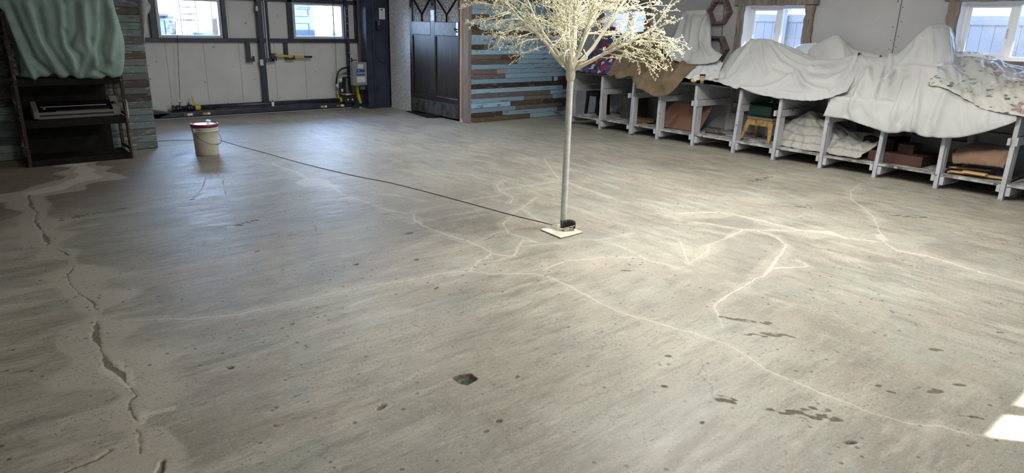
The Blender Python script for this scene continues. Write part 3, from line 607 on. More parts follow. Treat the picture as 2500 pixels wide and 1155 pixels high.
def timber(y0, y1, z0, z1, seed, vert):
    r = np.random.RandomState(seed); n = 15; P = []
    for k in range(n):
        t = k/(n-1); wv = [.012*math.sin(3*t*r.uniform(.8, 1.2)+seed)+.005*r.randn() for _ in range(4)]
        if vert: z = z0+(z1-z0)*t; ring = [(XW-.045, y0+wv[0], z), (XW-.045, y1+wv[1], z), (XW-.001, y1+wv[1], z), (XW-.001, y0+wv[0], z)]
        else: y = y0+(y1-y0)*t; ring = [(XW-.055, y, z0+wv[0]*.6), (XW-.055, y, z1+wv[1]), (XW-.001, y, z1+wv[1]), (XW-.001, y, z0+wv[0]*.6)]
        P.append(ring)
    P = np.array(P); mb = MB(); mb.add(P.reshape(-1, 3), [(k*4+j, k*4+(j+1) % 4, (k+1)*4+(j+1) % 4, (k+1)*4+j) for k in range(n-1) for j in range(4)]+[(0, 1, 2, 3), ((n-1)*4+3, (n-1)*4+2, (n-1)*4+1, (n-1)*4)])
    return mb
tn = 7
for i, (y0, y1, z0, z1) in enumerate(WIN):
    wl, wr = ((.10, .10), (.10, .13), (.12, .12))[i]
    for (a, b, c, d, v) in ((y1, y1+wl, z0-.25, z1, True), (y0-wr, y0, z0-.25, z1, True), (y0-wr-.03, y1+wl+.04, z1, z1+.17, False), (y0-.02, y1+.02, z0-.11, z0-.005, False)):
        struct('trim_%d' % tn, timber(a, b, c, d, tn*3+i, v), BROWNW, bevel=.006); tn += 1

# ------------------------------------------------------------------ workbench
bench = thing('workbench', 'long white painted workbench with dark top along the right wall', 'workbench', (8.65, 4.8, 0))
PY = [8.23, 7.53, 6.885, 6.36, 5.72, 5.06, 4.465, 3.84, 3.195, 2.543, 1.93, 1.28, .63]
TOPM = mat('dark_paint_stained_worktop', (.045, .048, .06), (.025, .027, .035), 10, .55, bump=.1, c3=(.5, .5, .52), s3=26, lo3=.67, hi3=.70)
obj('worktop', MB().box(8.175, 9.14, .55, 8.30, .846, .868), TOPM, bench, bevel=.003)
for k, y in enumerate(PY):
    j = lambda s=.006: rng.randn()*s
    m_ = MB(); h = .846
    m_.bar((8.225+j(), y, 0), (8.225+j(), y+j(.012), h), .021, .024, up=(1, 0, 0)); obj('post', m_, WHITEP, bench, bevel=.003)
    if k == 2: obj('post', MB().bar((8.215, y-.045, .02), (8.215, y-.05, .58), .02, .03, up=(1, 0, 0)), WHITEP, bench, bevel=.003)
    obj('post_backing', MB().box(8.25, 8.335, y-.024, y-.002, .02, .60), WHITEP, bench, bevel=.002)
    obj('rear_post', MB().box(9.03, 9.13, y-.03, y+.03, 0, .846), WHITEP, bench, bevel=.002)
    obj('divider_board', MB().box(8.235, 9.10, y-.012, y+.006, .645, .845), WHITEP, bench)
    e = 8.95 if k % 2 else 9.08
    obj('side_rail', MB().box(8.19, e, y-.035, y-.013, .555, .64), WHITEP, bench, bevel=.002)
    obj('shelf_cleat', MB().box(8.205, 9.05, y-.07, y-.028, .045, .135), WHITEP, bench, bevel=.003)
    if k % 2 == 0: obj('rail_end', MB().box(8.165, 8.23, y+.022, y+.05, .56, .63), WHITEP, bench, bevel=.002)
    obj('cleat_end', MB().box(8.19, 8.25, y+.022, y+.055, .08, .145), WHITEP, bench, bevel=.002)
    if k < len(PY)-1:
        y2 = PY[k+1]; m_ = MB(); dz_ = j(.004)
        m_.box(8.205, 8.50, y2+.025, y-.025, .142+dz_, .166+dz_); m_.box(8.505, 8.80, y2+.025, y-.025, .142, .165); m_.box(8.805, 9.10, y2+.025, y-.025, .142, .166)
        obj('lower_shelf', m_, mat('worn_white_shelf', (.50, .50, .50), (.16, .15, .145), 9, .7, bump=.2, c3=(.09, .07, .06), s3=16, lo3=.60, hi3=.66) if k == 0 else bpy.data.materials['worn_white_shelf'], bench, bevel=.003)
        if k in (4, 5, 8): obj('rear_board', MB().box(9.06, 9.08, y2+.03, y-.03, .17, .42), WHITEP, bench)
struct('trim_30', MB().box(9.10, XW, .5, 8.3, .50, .56), WHITEP)

# ------------------------------------------------------------------ cloth: coarse shape refined and relaxed as a wrinkling sheet
def catmull(P, n, ax):
    P = np.moveaxis(P, ax, 0); m = len(P); d = np.linalg.norm(np.diff(P, axis=0), axis=-1).reshape(m-1, -1).mean(1); s_ = np.r_[0, np.cumsum(d)]; t = np.linspace(0, s_[-1], n)
    E = np.concatenate([2*P[:1]-P[1:2], P, 2*P[-1:]-P[-2:-1]]); k = np.clip(np.searchsorted(s_, t, 'right')-1, 0, m-2); f = ((t-s_[k])/(s_[k+1]-s_[k]+1e-9))[:, None, None]
    a, b, c, e = E[k], E[k+1], E[k+2], E[k+3]
    R = .5*((2*b)+(-a+c)*f+(2*a-5*b+4*c-e)*f**2+(-a+3*b-3*c+e)*f**3)
    return np.moveaxis(R, 0, ax)
def proj_px(X):
    V = X-CAM; d = V@FW; return 1250+F*(V@RR)/d, 577.5+F*(V@DD)/d
def smooth_noise(sh_, r, n=3):
    Z = r.randn(*sh_)
    for _ in range(n*2): Z = (np.roll(Z, 1, 1)+np.roll(Z, -1, 1)+Z)/3
    for _ in range(n):
        Z = (np.roll(Z, 1, 0)+np.roll(Z, -1, 0)+np.roll(Z, 1, 1)+np.roll(Z, -1, 1)+Z)/5
    return Z/Z.std()
def relax(P0, su=1.05, sv=1.01, it=160, k=.02, g=.0, seed=1, amp=.006, bend=.25, floor_fn=None, folds=(), fin=2):
    r = np.random.RandomState(seed); du = np.gradient(P0, axis=0); dv = np.gradient(P0, axis=1); N_ = np.cross(du, dv); N_ /= np.linalg.norm(N_, axis=-1, keepdims=True)+1e-9
    if N_[..., 0].mean() > 0: N_ = -N_
    if folds:
        folds = [(1.25*f0, f1, f2) for f0, f1, f2 in folds]
        P0 = P0.copy(); U_, V_ = proj_px(P0); H_ = np.zeros(U_.shape)
        for am_, wp, poly in folds:
            D_ = np.full(U_.shape, 1e3)
            for (ax_, ay_), (bx_, by_) in zip(poly, poly[1:]):
                dx_, dy_ = bx_-ax_, by_-ay_; t_ = np.clip(((U_-ax_)*dx_+(V_-ay_)*dy_)/(dx_*dx_+dy_*dy_), 0, 1); D_ = np.minimum(D_, np.hypot(U_-ax_-t_*dx_, V_-ay_-t_*dy_))
            H_ += am_*np.exp(-(D_/wp)**2)
        P0 = P0 + N_*H_[..., None]
    X = P0 + N_*(smooth_noise(P0.shape[:2], r, 10)*amp)[..., None]
    def sl(di, dj, o, par):
        m, n = P0.shape[:2]
        if di and not dj: A = (slice(par, m-di, 2*di) if di == 1 else slice(par, m-di, 1), slice(0, n)); 
        return A
    def cons(di, dj, rest, stiff, only_push=False):
        m, n = P0.shape[:2]; step = max(di, abs(dj))
        for par in range(2):
            i = np.arange(0, m-di); j = np.arange(max(0, -dj), n-max(0, dj))
            if di: i = i[(i//step) % 2 == par] if dj == 0 or True else i
            else: j = j[(j//step) % 2 == par]
            I, J = np.ix_(i, j); a = X[I, J]; b = X[I+di, J+dj]; d = b-a; L = np.linalg.norm(d, axis=-1, keepdims=True)+1e-9
            c = (L-rest[I, J][..., None])/L*.5*stiff
            if only_push: c = np.minimum(c, 0)
            X[I, J] += d*c; X[I+di, J+dj] -= d*c
    def rest(di, dj, s_):
        m, n = P0.shape[:2]; R = np.zeros((m, n)); i = np.arange(0, m-di); j = np.arange(max(0, -dj), n-max(0, dj)); I, J = np.ix_(i, j)
        R[I, J] = np.linalg.norm(P0[I+di, J+dj]-P0[I, J], axis=-1)*s_; return R
    C_ = [(1, 0, rest(1, 0, su), 1), (0, 1, rest(0, 1, sv), 1), (1, 1, rest(1, 1, (su+sv)/2), .35), (1, -1, rest(1, -1, (su+sv)/2), .35)]
    B_ = [(2, 0, rest(2, 0, su), bend*2), (0, 2, rest(0, 2, sv), bend*2), (4, 0, rest(4, 0, su), bend), (0, 4, rest(0, 4, sv), bend), (7, 0, rest(7, 0, su), bend*.5)]
    for t in range(it):
        X += (P0-X)*k; X[..., 2] -= g
        for c in C_: cons(*c)
        for c in B_: cons(*c, only_push=True)
        if floor_fn is not None: X = floor_fn(X)
    for _ in range(fin if len(X) else 0):
        Y_ = X.copy(); Y_[1:-1, 1:-1] = (X[1:-1, 1:-1]*2+X[:-2, 1:-1]+X[2:, 1:-1]+X[1:-1, :-2]+X[1:-1, 2:])/6; X = Y_
    return floor_fn(X) if floor_fn is not None else X
def bench_col(X):
    ins = (X[..., 0] > 8.158) & (X[..., 2] < .880) & (X[..., 2] > .66)
    dx = X[..., 0]-8.158; dz_ = .880-X[..., 2]
    side = ins & (dx < dz_*1.2); top = ins & ~side
    X[..., 0] = np.where(side, 8.156, X[..., 0]); X[..., 2] = np.where(top, .880, X[..., 2])
    X[..., 0] = np.minimum(X[..., 0], 9.13); return X
def shelf_col(X):
    X[..., 2] = np.maximum(X[..., 2], .170); X[..., 0] = np.clip(X[..., 0], 8.27, 9.0); return X
def drape(cols, nu, nv, back=True, tuck=.30, zmin=.876, **kw):
    """cols: list over the width; each a list of (px, py, X) from the ridge to the hem, measured on real planes"""
    G = np.array([[atx(*p) for p in c] for c in cols])
    if back:
        B = G[:, :1].copy(); B[..., 0] = np.minimum(B[..., 0]+tuck, 9.10); B[..., 2] = np.maximum(zmin, B[..., 2]-.28)
        B2 = G[:, :1].copy(); B2[..., 0] = np.minimum(B2[..., 0]+tuck*.45, 9.08); B2[..., 2] = np.maximum(zmin, B2[..., 2]-.03)
        G = np.concatenate([B, B2, G], axis=1)
    P = catmull(catmull(G, nu, 0), nv, 1)
    return relax(P, **kw)
def cloth(name, X, m, label, cat, group=None, solid=.003, uv=True):
    mb = MB().grid(X); o = obj(name, mb, m, smooth=True, solid=solid); tag(o, label, cat, group)
    me = o.data; l = me.uv_layers.new(name='UVMap'); nu, nv = X.shape[:2]
    return o

K7 = lambda a, w_, *p: (a, w_, C(1700, 80, 5.952, p))
K6 = lambda a, w_, *p: (a, w_, C(1960, 60, 4.279, p))
K4 = lambda a, w_, *p: (a, w_, C(1380, 60, 6.416, p))
K5 = lambda a, w_, *p: (a, w_, C(1560, 0, 5.775, p))
FA = [K7(.022, 3.5, (820,105),(700,260),(560,450),(430,600)), K7(-.014, 6, (700,110),(560,330),(420,500)), K7(.014, 3, (810,110),(830,350),(900,520)), K7(-.018, 5, (930,150),(960,400),(1010,560)),
      K7(.022, 2.6, (1080,110),(1250,290),(1450,430),(1700,490)), K7(-.022, 4, (1150,140),(1350,330),(1600,450)), K7(.018, 2.6, (1120,120),(1400,290),(1650,400),(1950,400),(2230,340)), K7(.016, 3, (1080,200),(1200,400),(1420,520)),
      K7(-.02, 4, (1130,480),(1300,530),(1400,550),(1470,680),(1520,800)), K7(.03, 5, (1460,560),(1560,720),(1700,800),(1900,835)), K7(.03, 6, (1390,590),(1200,740),(950,800),(650,800)), K7(-.02, 4, (1500,815),(1300,850),(1130,910)), K7(-.014, 5, (1650,540),(1900,560),(2200,480)), K7(.014, 5, (1650,640),(1900,680),(2150,560)),
      K7(-.022, 5, (300,640),(420,600),(520,420)), K7(.018, 3.5, (2330,290),(2230,470),(2000,700)), K7(-.014, 3.5, (1540,800),(1700,840),(1900,845))]
FB = [K6(.028, 5, (570,300),(500,470),(380,600),(290,690)), K6(-.022, 5, (640,380),(560,560),(420,700)), K6(-.035, 5, (895,310),(860,450),(835,540)), K6(.028, 4, (905,300),(800,560),(770,700)), K6(.022, 6, (700,450),(580,680),(470,880)), K6(-.02, 6, (560,560),(500,760),(440,920)),
      K6(.025, 5, (1270,480),(1225,620),(1200,860),(1160,1060)), K6(-.02, 5, (1240,560),(1190,640),(1080,850),(1000,1000)), K6(.03, 4, (990,440),(860,530),(790,590),(780,650)), K6(-.02, 5, (800,600),(775,780),(790,900)), K6(.02, 6, (1490,700),(1430,850),(1380,1040)), K6(-.016, 6, (1420,700),(1340,900),(1290,1050)),
      K6(.02, 6, (690,470),(740,700),(770,950)), K6(.014, 5, (560,700),(640,830),(720,920)), K6(-.016, 5, (480,760),(460,900),(480,950)), K6(.02, 5, (1090,560),(1010,760),(930,960)), K6(.016, 4, (640,340),(620,460),(540,620)), K6(.012, 4, (1170,230),(1050,360),(960,430)), K6(.03, 4, (1000,430),(1200,425),(1400,450))]
FC = [K5(.02, 3, (600,290),(540,480),(460,660)), K5(-.014, 5, (650,250),(590,480),(530,700)), K5(.018, 4, (770,230),(730,560),(640,830)), K5(-.02, 5, (850,300),(820,520),(800,700)), K5(.028, 3.5, (935,250),(860,470),(870,620),(950,790)), K5(-.02, 3.5, (960,420),(900,600),(980,760)), K5(.016, 3, (990,250),(990,500),(990,680)), K5(.02, 3, (570,250),(610,190),(760,170),(930,165)), K5(-.014, 3, (620,240),(680,200),(900,190)), K5(.016, 4, (640,830),(760,860),(950,840))]
FD = [K4(.035, 4, (900,330),(760,450),(660,560),(600,660)), K4(-.025, 4, (900,380),(780,520),(680,690)), K4(.03, 4, (900,420),(790,600),(710,790)), K4(.045, 6, (1290,465),(1180,560),(1050,720),(860,800)), K4(-.05, 6, (1330,560),(1180,660),(1060,760),(1010,790)), K4(.03, 5, (930,520),(1060,560),(1100,620)),
      K4(.035, 5, (1450,480),(1400,620),(1270,800),(1220,960)), K4(-.04, 5, (1300,480),(1210,640),(1260,710)), K4(.03, 5, (1640,570),(1600,760),(1560,900)), K4(-.03, 5, (1500,560),(1440,760),(1380,960)), K4(-.035, 4, (1240,170),(1330,300),(1430,440)), K4(.03, 4, (1290,160),(1400,300),(1500,400)), K4(-.02, 5, (1740,560),(1700,700),(1640,800)), K4(.03, 5, (1850,600),(1760,720),(1650,830)), K4(.02, 6, (1100,850),(1250,1000),(1400,1070))]
FD = [(a_*1.5, w_*1.35, p_) for a_, w_, p_ in FD]
A = drape([[(1762,165,8.75),(1745,178,8.5),(1728,188,8.3),(1722,191,8.22)],
 [(1795,120,8.8),(1775,160,8.5),(1755,190,8.25),(1752,197,8.155)],
 [(1838,98,8.75),(1815,150,8.45),(1800,190,8.25),(1800,213,8.145)],
 [(1876,98,8.72),(1870,150,8.42),(1862,198,8.25),(1862,229,8.135)],
 [(1925,115,8.72),(1925,165,8.45),(1920,205,8.25),(1920,238,8.13)],
 [(1965,132,8.72),(1975,172,8.45),(1975,212,8.22),(1975,242,8.12)],
 [(2010,146,8.72),(2030,178,8.45),(2025,212,8.25),(2020,236,8.12)],
 [(2050,146,8.72),(2062,182,8.45),(2052,210,8.25),(2048,226,8.14)],
 [(2095,130,8.7),(2088,180,8.45),(2072,212,8.25),(2068,220,8.15)]], 150, 70, su=1.035, sv=1.03, it=130, k=.022, seed=3, bend=.22, amp=.01, g=.0004, folds=FA, floor_fn=bench_col)
cloth('dust_sheet', A, CLOTHW, 'large white dust sheet with flat topped hump before the middle window', 'sheet')
Bc = drape([[(2098,133,8.70),(2075,180,8.42),(2040,225,8.22),(2024,252,8.14),(2012,278,8.125)],
 [(2128,138,8.72),(2100,183,8.42),(2062,230,8.2),(2046,258,8.13),(2040,282,8.115)],
 [(2155,137,8.72),(2128,185,8.42),(2085,232,8.2),(2072,264,8.13),(2070,287,8.115)],
 [(2172,130,8.75),(2165,185,8.46),(2130,240,8.2),(2120,280,8.12),(2120,303,8.105)],
 [(2195,127,8.78),(2192,185,8.55),(2180,245,8.2),(2172,290,8.10),(2170,318,8.10)],
 [(2240,85,8.8),(2235,158,8.55),(2222,240,8.18),(2220,290,8.10),(2220,316,8.11)],
 [(2275,63,8.8),(2282,152,8.5),(2270,240,8.18),(2268,300,8.09),(2268,328,8.09)],
 [(2318,72,8.8),(2318,152,8.5),(2330,245,8.18),(2332,300,8.10),(2335,329,8.09)],
 [(2333,140,8.75),(2365,190,8.45),(2385,250,8.18),(2392,292,8.11),(2395,318,8.11)],
 [(2400,200,8.65),(2430,225,8.45),(2445,260,8.2),(2452,285,8.13),(2455,300,8.12)],
 [(2440,215,8.6),(2462,240,8.4),(2476,262,8.22),(2482,276,8.16),(2482,289,8.15)]], 170, 80, su=1.055, sv=1.02, it=140, k=.018, seed=5, bend=.22, amp=.012, g=.0005, folds=FB, floor_fn=bench_col)
cloth('dust_sheet', Bc, CLOTHW, 'white dust sheet hanging low over bench front, tall peak beside right window', 'sheet')
L2 = drape([[(1945,150,8.95),(1955,165,8.85),(1960,180,8.78)],[(1985,116,8.95),(1990,145,8.85),(1995,175,8.78)],[(2033,91,8.95),(2030,130,8.82),(2030,170,8.75)],[(2052,95,8.95),(2055,130,8.82),(2060,170,8.75)],
 [(2082,120,8.95),(2085,145,8.85),(2090,175,8.78)],[(2120,131,8.95),(2115,150,8.88),(2110,175,8.8)],[(2146,137,8.95),(2140,155,8.9),(2135,170,8.85)]], 60, 36, tuck=.15, su=1.05, sv=1.05, it=100, seed=8, floor_fn=bench_col)
cloth('dust_sheet', L2, CLOTHG, 'grey white sheet over a pointed heap at the wall behind the large sheet', 'sheet')
L3 = drape([[(1928,128,9.0),(1930,140,8.95),(1935,150,8.92)],[(1950,113,9.0),(1950,130,8.92),(1952,150,8.9)],[(1975,107,9.0),(1975,130,8.92),(1975,150,8.9)],[(1995,108,9.0),(1997,130,8.92),(1998,150,8.9)],[(2006,122,9.0),(2006,135,8.95),(2006,150,8.92)]],
 40, 24, tuck=.08, su=1.1, sv=1.08, it=80, seed=9, floor_fn=bench_col)
cloth('plastic_bundle', L3, mat('bluish_plastic_wrap', (.55, .62, .72), rough=.18, bump=.2, bscale=30), 'bluish plastic wrapped bundle at the lower right corner of the middle window', 'bundle')
ch = drape([[(1668,34,8.88),(1655,62,8.78),(1645,90,8.72),(1628,117,8.62),(1620,124,8.58)],
 [(1680,29,8.86),(1675,62,8.72),(1668,102,8.66),(1652,134,8.55),(1643,145,8.5)],
 [(1700,28,8.86),(1697,62,8.70),(1692,102,8.64),(1688,142,8.5),(1684,156,8.46)],
 [(1715,28,8.86),(1716,62,8.70),(1715,102,8.64),(1720,140,8.5),(1718,156,8.46)],
 [(1724,31,8.88),(1729,66,8.76),(1733,105,8.70),(1748,136,8.56),(1747,150,8.5)],
 [(1729,38,8.95),(1733,70,8.90),(1736,112,8.86),(1757,130,8.66),(1763,134,8.6)]], 80, 80, tuck=.10, su=1.05, sv=1.02, it=110, k=.02, seed=11, bend=.22, folds=FC, floor_fn=bench_col)
cloth('dust_sheet', ch, CLOTHG, 'off white cloth over a tall chair shaped form beside the hexagon shelves', 'sheet')
bb = drape([[(1505,130,8.72),(1490,150,8.5),(1475,163,8.4),(1478,172,8.32),(1486,181,8.25)],
 [(1530,90,8.8),(1515,130,8.52),(1500,162,8.35),(1500,180,8.22),(1506,189,8.19)],
 [(1558,78,8.8),(1545,130,8.5),(1530,168,8.3),(1535,184,8.19),(1545,190,8.165)],
 [(1580,82,8.8),(1575,132,8.5),(1560,168,8.3),(1562,195,8.15),(1568,208,8.13)],
 [(1592,96,8.85),(1602,132,8.55),(1592,168,8.3),(1582,200,8.14),(1582,220,8.11)],
 [(1612,120,8.7),(1630,142,8.5),(1618,170,8.3),(1603,202,8.14),(1602,230,8.10)],
 [(1632,130,8.66),(1650,148,8.48),(1640,170,8.3),(1628,200,8.14),(1628,226,8.10)],
 [(1655,140,8.6),(1670,152,8.45),(1662,170,8.3),(1652,190,8.17),(1650,208,8.14)],
 [(1695,152,8.5),(1698,158,8.42),(1688,165,8.38),(1672,180,8.24),(1664,194,8.17)]], 110, 80, su=1.07, sv=1.04, it=140, k=.018, seed=12, bend=.22, amp=.014, g=.0006, folds=FD, floor_fn=bench_col)
cloth('blanket', bb, BROWNB, 'brown velvet blanket heaped on the bench with one lobe hanging over its front', 'blanket')
swt = drape([[(1692,166,8.5),(1674,180,8.35),(1667,188,8.28)],[(1706,153,8.55),(1692,172,8.4),(1682,191,8.25)],[(1722,150,8.58),(1712,172,8.4),(1704,193,8.25)],[(1742,151,8.6),(1734,172,8.42),(1728,193,8.25)],[(1764,156,8.6),(1757,172,8.45),(1752,190,8.27)]],
 60, 40, tuck=.12, su=1.10, sv=1.08, it=100, seed=14, floor_fn=bench_col)
cloth('crumpled_sheet', swt, mat('glossy_white_sheet', (.64, .66, .68), rough=.38, bump=.1, bscale=60), 'small crumpled white sheet behind the paper cup', 'sheet')
def quilt_material():
    m = bpy.data.materials.new('patchwork_quilt'); m.use_nodes = True; t = m.node_tree; N = t.nodes; L = t.links; b = N['Principled BSDF']; b.inputs['Roughness'].default_value = .9
    tc = N.new('ShaderNodeTexCoord'); v = N.new('ShaderNodeTexVoronoi'); v.distance = 'CHEBYCHEV'; v.inputs['Scale'].default_value = 17; v.inputs['Randomness'].default_value = .8; L.new(tc.outputs['Object'], v.inputs['Vector'])
    s = N.new('ShaderNodeSeparateColor'); L.new(v.outputs['Color'], s.inputs[0]); r = N.new('ShaderNodeValToRGB'); r.color_ramp.interpolation = 'CONSTANT'; e = r.color_ramp.elements
    for k, (p, c) in enumerate([(0, (.03, .06, .20)), (.30, (.28, .02, .035)), (.48, (.05, .10, .24)), (.62, (.5, .5, .5)), (.72, (.14, .015, .05)), (.82, (.42, .36, .10)), (.88, (.02, .03, .08)), (.95, (.35, .12, .06))]):
        q = e[k] if k < 2 else e.new(p); q.position = p; q.color = (*c, 1)
    L.new(s.outputs[0], r.inputs[0]); L.new(r.outputs[0], b.inputs['Base Color']); return m
QM = quilt_material()
q1 = drape([[(1392,142,8.6),(1396,156,8.4),(1399,166,8.22)],[(1415,140,8.6),(1415,160,8.4),(1418,175,8.22)],[(1440,130,8.6),(1440,158,8.38),(1446,181,8.2)],[(1462,124,8.62),(1462,155,8.38),(1468,183,8.2)],[(1482,122,8.62),(1482,152,8.38),(1486,182,8.22)],[(1500,128,8.62),(1500,155,8.4),(1500,180,8.26)]],
 70, 44, tuck=.2, su=1.12, sv=1.10, it=110, seed=15, amp=.012, floor_fn=bench_col)
cloth('quilt', q1, QM, 'red and blue patchwork quilt bundled at the far end of the bench', 'quilt')
q2 = drape([[(1462,88,9.0),(1462,108,8.9),(1460,130,8.8)],[(1474,72,9.0),(1474,100,8.88),(1474,130,8.78)],[(1498,68,9.0),(1500,100,8.88),(1502,130,8.78)],[(1518,82,9.0),(1518,105,8.9),(1518,130,8.8)]], 36, 36, tuck=.08, su=1.05, sv=1.05, it=70, seed=16, floor_fn=bench_col)
cloth('quilt', q2, mat('striped_quilt', (.05, .09, .20), (.36, .03, .05), 9, .9, stretch=(.3, .3, 1.6), lo=.49, hi=.51, c3=(.5, .28, .12), s3=12, lo3=.62, hi3=.63), 'striped navy and red quilt standing below the left window behind the brown blanket', 'quilt')
def floral_material():
    m = bpy.data.materials.new('rose_print_cotton'); m.use_nodes = True; t = m.node_tree; N = t.nodes; L = t.links; b = N['Principled BSDF']; b.inputs['Roughness'].default_value = .85
    tc = N.new('ShaderNodeTexCoord')
    def noise(sc, d=2, off=0):
        mp = N.new('ShaderNodeMapping'); mp.inputs['Location'].default_value = (off, off, off); L.new(tc.outputs['Object'], mp.inputs[0])
        n = N.new('ShaderNodeTexNoise'); n.inputs['Scale'].default_value = sc; n.inputs['Detail'].default_value = d; L.new(mp.outputs[0], n.inputs['Vector']); return n.outputs['Fac']
    def rg(f, a, c, lo=0., hi=1.):
        r = N.new('ShaderNodeMapRange'); r.inputs[1].default_value = a; r.inputs[2].default_value = c; r.inputs[3].default_value = lo; r.inputs[4].default_value = hi; L.new(f, r.inputs[0]); return r.outputs[0]
    def mu(a, c):
        x = N.new('ShaderNodeMath'); x.operation = 'MULTIPLY'; L.new(a, x.inputs[0]); L.new(c, x.inputs[1]); return x.outputs[0]
    def mix(f, a, c):
        x = N.new('ShaderNodeMix'); x.data_type = 'RGBA'; L.new(f, x.inputs[0])
        for i, v in ((6, a), (7, c)):
            if isinstance(v, tuple): x.inputs[i].default_value = (*v, 1)
            else: L.new(v, x.inputs[i])
        return x.outputs[2]
    n0 = N.new('ShaderNodeTexNoise'); n0.inputs['Scale'].default_value = 14; L.new(tc.outputs['Object'], n0.inputs['Vector'])
    v0 = N.new('ShaderNodeVectorMath'); v0.operation = 'MULTIPLY_ADD'; L.new(n0.outputs['Color'], v0.inputs[0]); v0.inputs[1].default_value = (.09, .09, .09); L.new(tc.outputs['Object'], v0.inputs[2])
    m0 = N.new('ShaderNodeMapping'); m0.inputs['Rotation'].default_value = (.6, 0, 0); m0.inputs['Scale'].default_value = (1, .45, 1.25); L.new(v0.outputs[0], m0.inputs[0])
    v = N.new('ShaderNodeTexVoronoi'); v.inputs['Scale'].default_value = 18; L.new(m0.outputs[0], v.inputs['Vector'])
    s = N.new('ShaderNodeSeparateColor'); L.new(v.outputs['Color'], s.inputs[0])
    leaf = mu(mu(rg(v.outputs['Distance'], .34, .30), rg(s.outputs[0], .28, .30)), rg(noise(3.6, 2), .44, .47))
    c = mix(leaf, (.54, .53, .50), mix(rg(s.outputs[1], .4, .6), (.07, .11, .095), (.17, .22, .19)))
    v2 = N.new('ShaderNodeTexVoronoi'); v2.inputs['Scale'].default_value = 60; L.new(tc.outputs['Object'], v2.inputs['Vector'])
    rose = mu(rg(noise(5.2, 1, 3.), .62, .64), rg(v2.outputs['Distance'], .30, .42))
    c = mix(rose, c, (.30, .19, .18)); L.new(c, b.inputs['Base Color']); return m
FLM = floral_material()
fl_ = drape([[(2268,172,8.6),(2266,186,8.45),(2268,207,8.3)],[(2292,150,8.7),(2290,182,8.42),(2302,212,8.25)],[(2325,144,8.75),(2330,190,8.42),(2345,232,8.18)],[(2372,143,8.75),(2385,200,8.42),(2400,262,8.155)],
 [(2412,150,8.75),(2430,205,8.42),(2445,272,8.14)],[(2455,168,8.72),(2468,215,8.42),(2488,280,8.14)],[(2500,180,8.7),(2520,225,8.42),(2535,286,8.14)],[(2560,190,8.7),(2590,235,8.42),(2610,300,8.14)]],
 130, 64, tuck=.25, su=1.06, sv=1.06, it=120, k=.025, seed=17, bend=.15, amp=.008, g=.0005, floor_fn=lambda X: bench_col(X))
fl_[..., 2] += .016; fl_[..., 0] -= .010
cloth('floral_tablecloth', fl_, FLM, 'cream tablecloth with grey green rose print under the right window', 'tablecloth')
pl = drape([[(2277,66,8.76),(2278,105,8.62),(2280,150,8.5)],[(2295,61,8.76),(2300,105,8.60),(2305,152,8.48)],[(2318,68,8.76),(2320,110,8.60),(2324,152,8.48)],[(2330,95,8.78),(2334,120,8.64),(2338,152,8.54)]], 50, 40, tuck=.10, su=1.12, sv=1.04, it=90, seed=18, amp=.01)
pl[..., 0] -= .02
cloth('plastic_film', pl, PLASTIC, 'clear plastic film over the tall white peak beside the right window', 'plastic sheet', solid=0)
p2 = drape([[(2290,152,8.68),(2292,178,8.42),(2300,205,8.28)],[(2325,141,8.72),(2330,182,8.40),(2345,222,8.22)],[(2372,140,8.72),(2385,190,8.40),(2395,230,8.24)],[(2412,147,8.72),(2430,190,8.42),(2440,215,8.3)],[(2450,163,8.70),(2462,190,8.45),(2470,205,8.35)],[(2500,175,8.7),(2505,190,8.5),(2510,200,8.4)]], 80, 40, tuck=.2, su=1.12, sv=1.10, it=90, seed=19, amp=.012)
p2[..., 0] -= .025; p2[..., 2] += .03
cloth('plastic_film', p2, PLASTIC, 'crinkled clear plastic film lying on the rose print tablecloth', 'plastic sheet', solid=0)

# ------------------------------------------------------------------ things on the bench and the wall
cup = thing('paper_cup', 'tan paper cup with black lid standing on the bench edge', 'cup', (8.235, 5.68, .868))
CUPM = mat('tan_print_paper', (.48, .33, .21), rough=.7)
obj('cup_body', MB().lathe([(.026, .869), (.038, .98), (.036, .98), (.024, .873)], (8.235, 5.68, 0), 28), CUPM, cup, smooth=True)
cr = MB()
for zc in (.895, .955):
    for s_ in (-1, 1):
        pts = []
        for t in np.linspace(-1, 1, 13):
            a_ = math.pi + t*1.2 + .55; z = .925 + s_*( .012+.030*t*t) ; z = zc+(.03*(t*t) if zc < .92 else .03*(t*t))*1 - .0
            rad = .026+(z-.869)*.108+.001; pts.append((8.235+rad*math.cos(a_), 5.68+rad*math.sin(a_), z))
        cr.tube(pts, .0022, 5)
obj('curved_print', cr, INK, cup)
obj('lid', MB().lathe([(.040, .978), (.041, .99), (.037, .998), (.0, .998)], (8.235, 5.68, 0), 28), BLACK, cup, smooth=True)
lem = MB().sphere((8.25, 5.83, .898), .05, 16, 10, (.55, 1, .6)); tag(obj('yellow_bag', lem, mat('yellow_wrapper', (.62, .50, .10), (.72, .70, .62), 18, .5, lo=.55, hi=.6), smooth=True), 'small yellow and white bag left of the paper cup', 'bag')
def hexshelf(name, cy, cz, r, dep, label, rot=0):
    o = thing(name, label, 'shelf', (XW-.05, cy, cz), 'hexagon wall shelves')
    for k in range(6):
        a0, a1 = math.radians(60*k+rot), math.radians(60*k+60+rot); P = []
        for a, rr2 in ((a0, r), (a1, r), (a1, r-.040), (a0, r-.040)): P.append((XW-dep, cy+rr2*math.cos(a), cz+rr2*math.sin(a)))
        obj('hexagon_board', MB().prism(P, (dep-.002, 0, 0)), HEXM, o, bevel=.002)
    return o
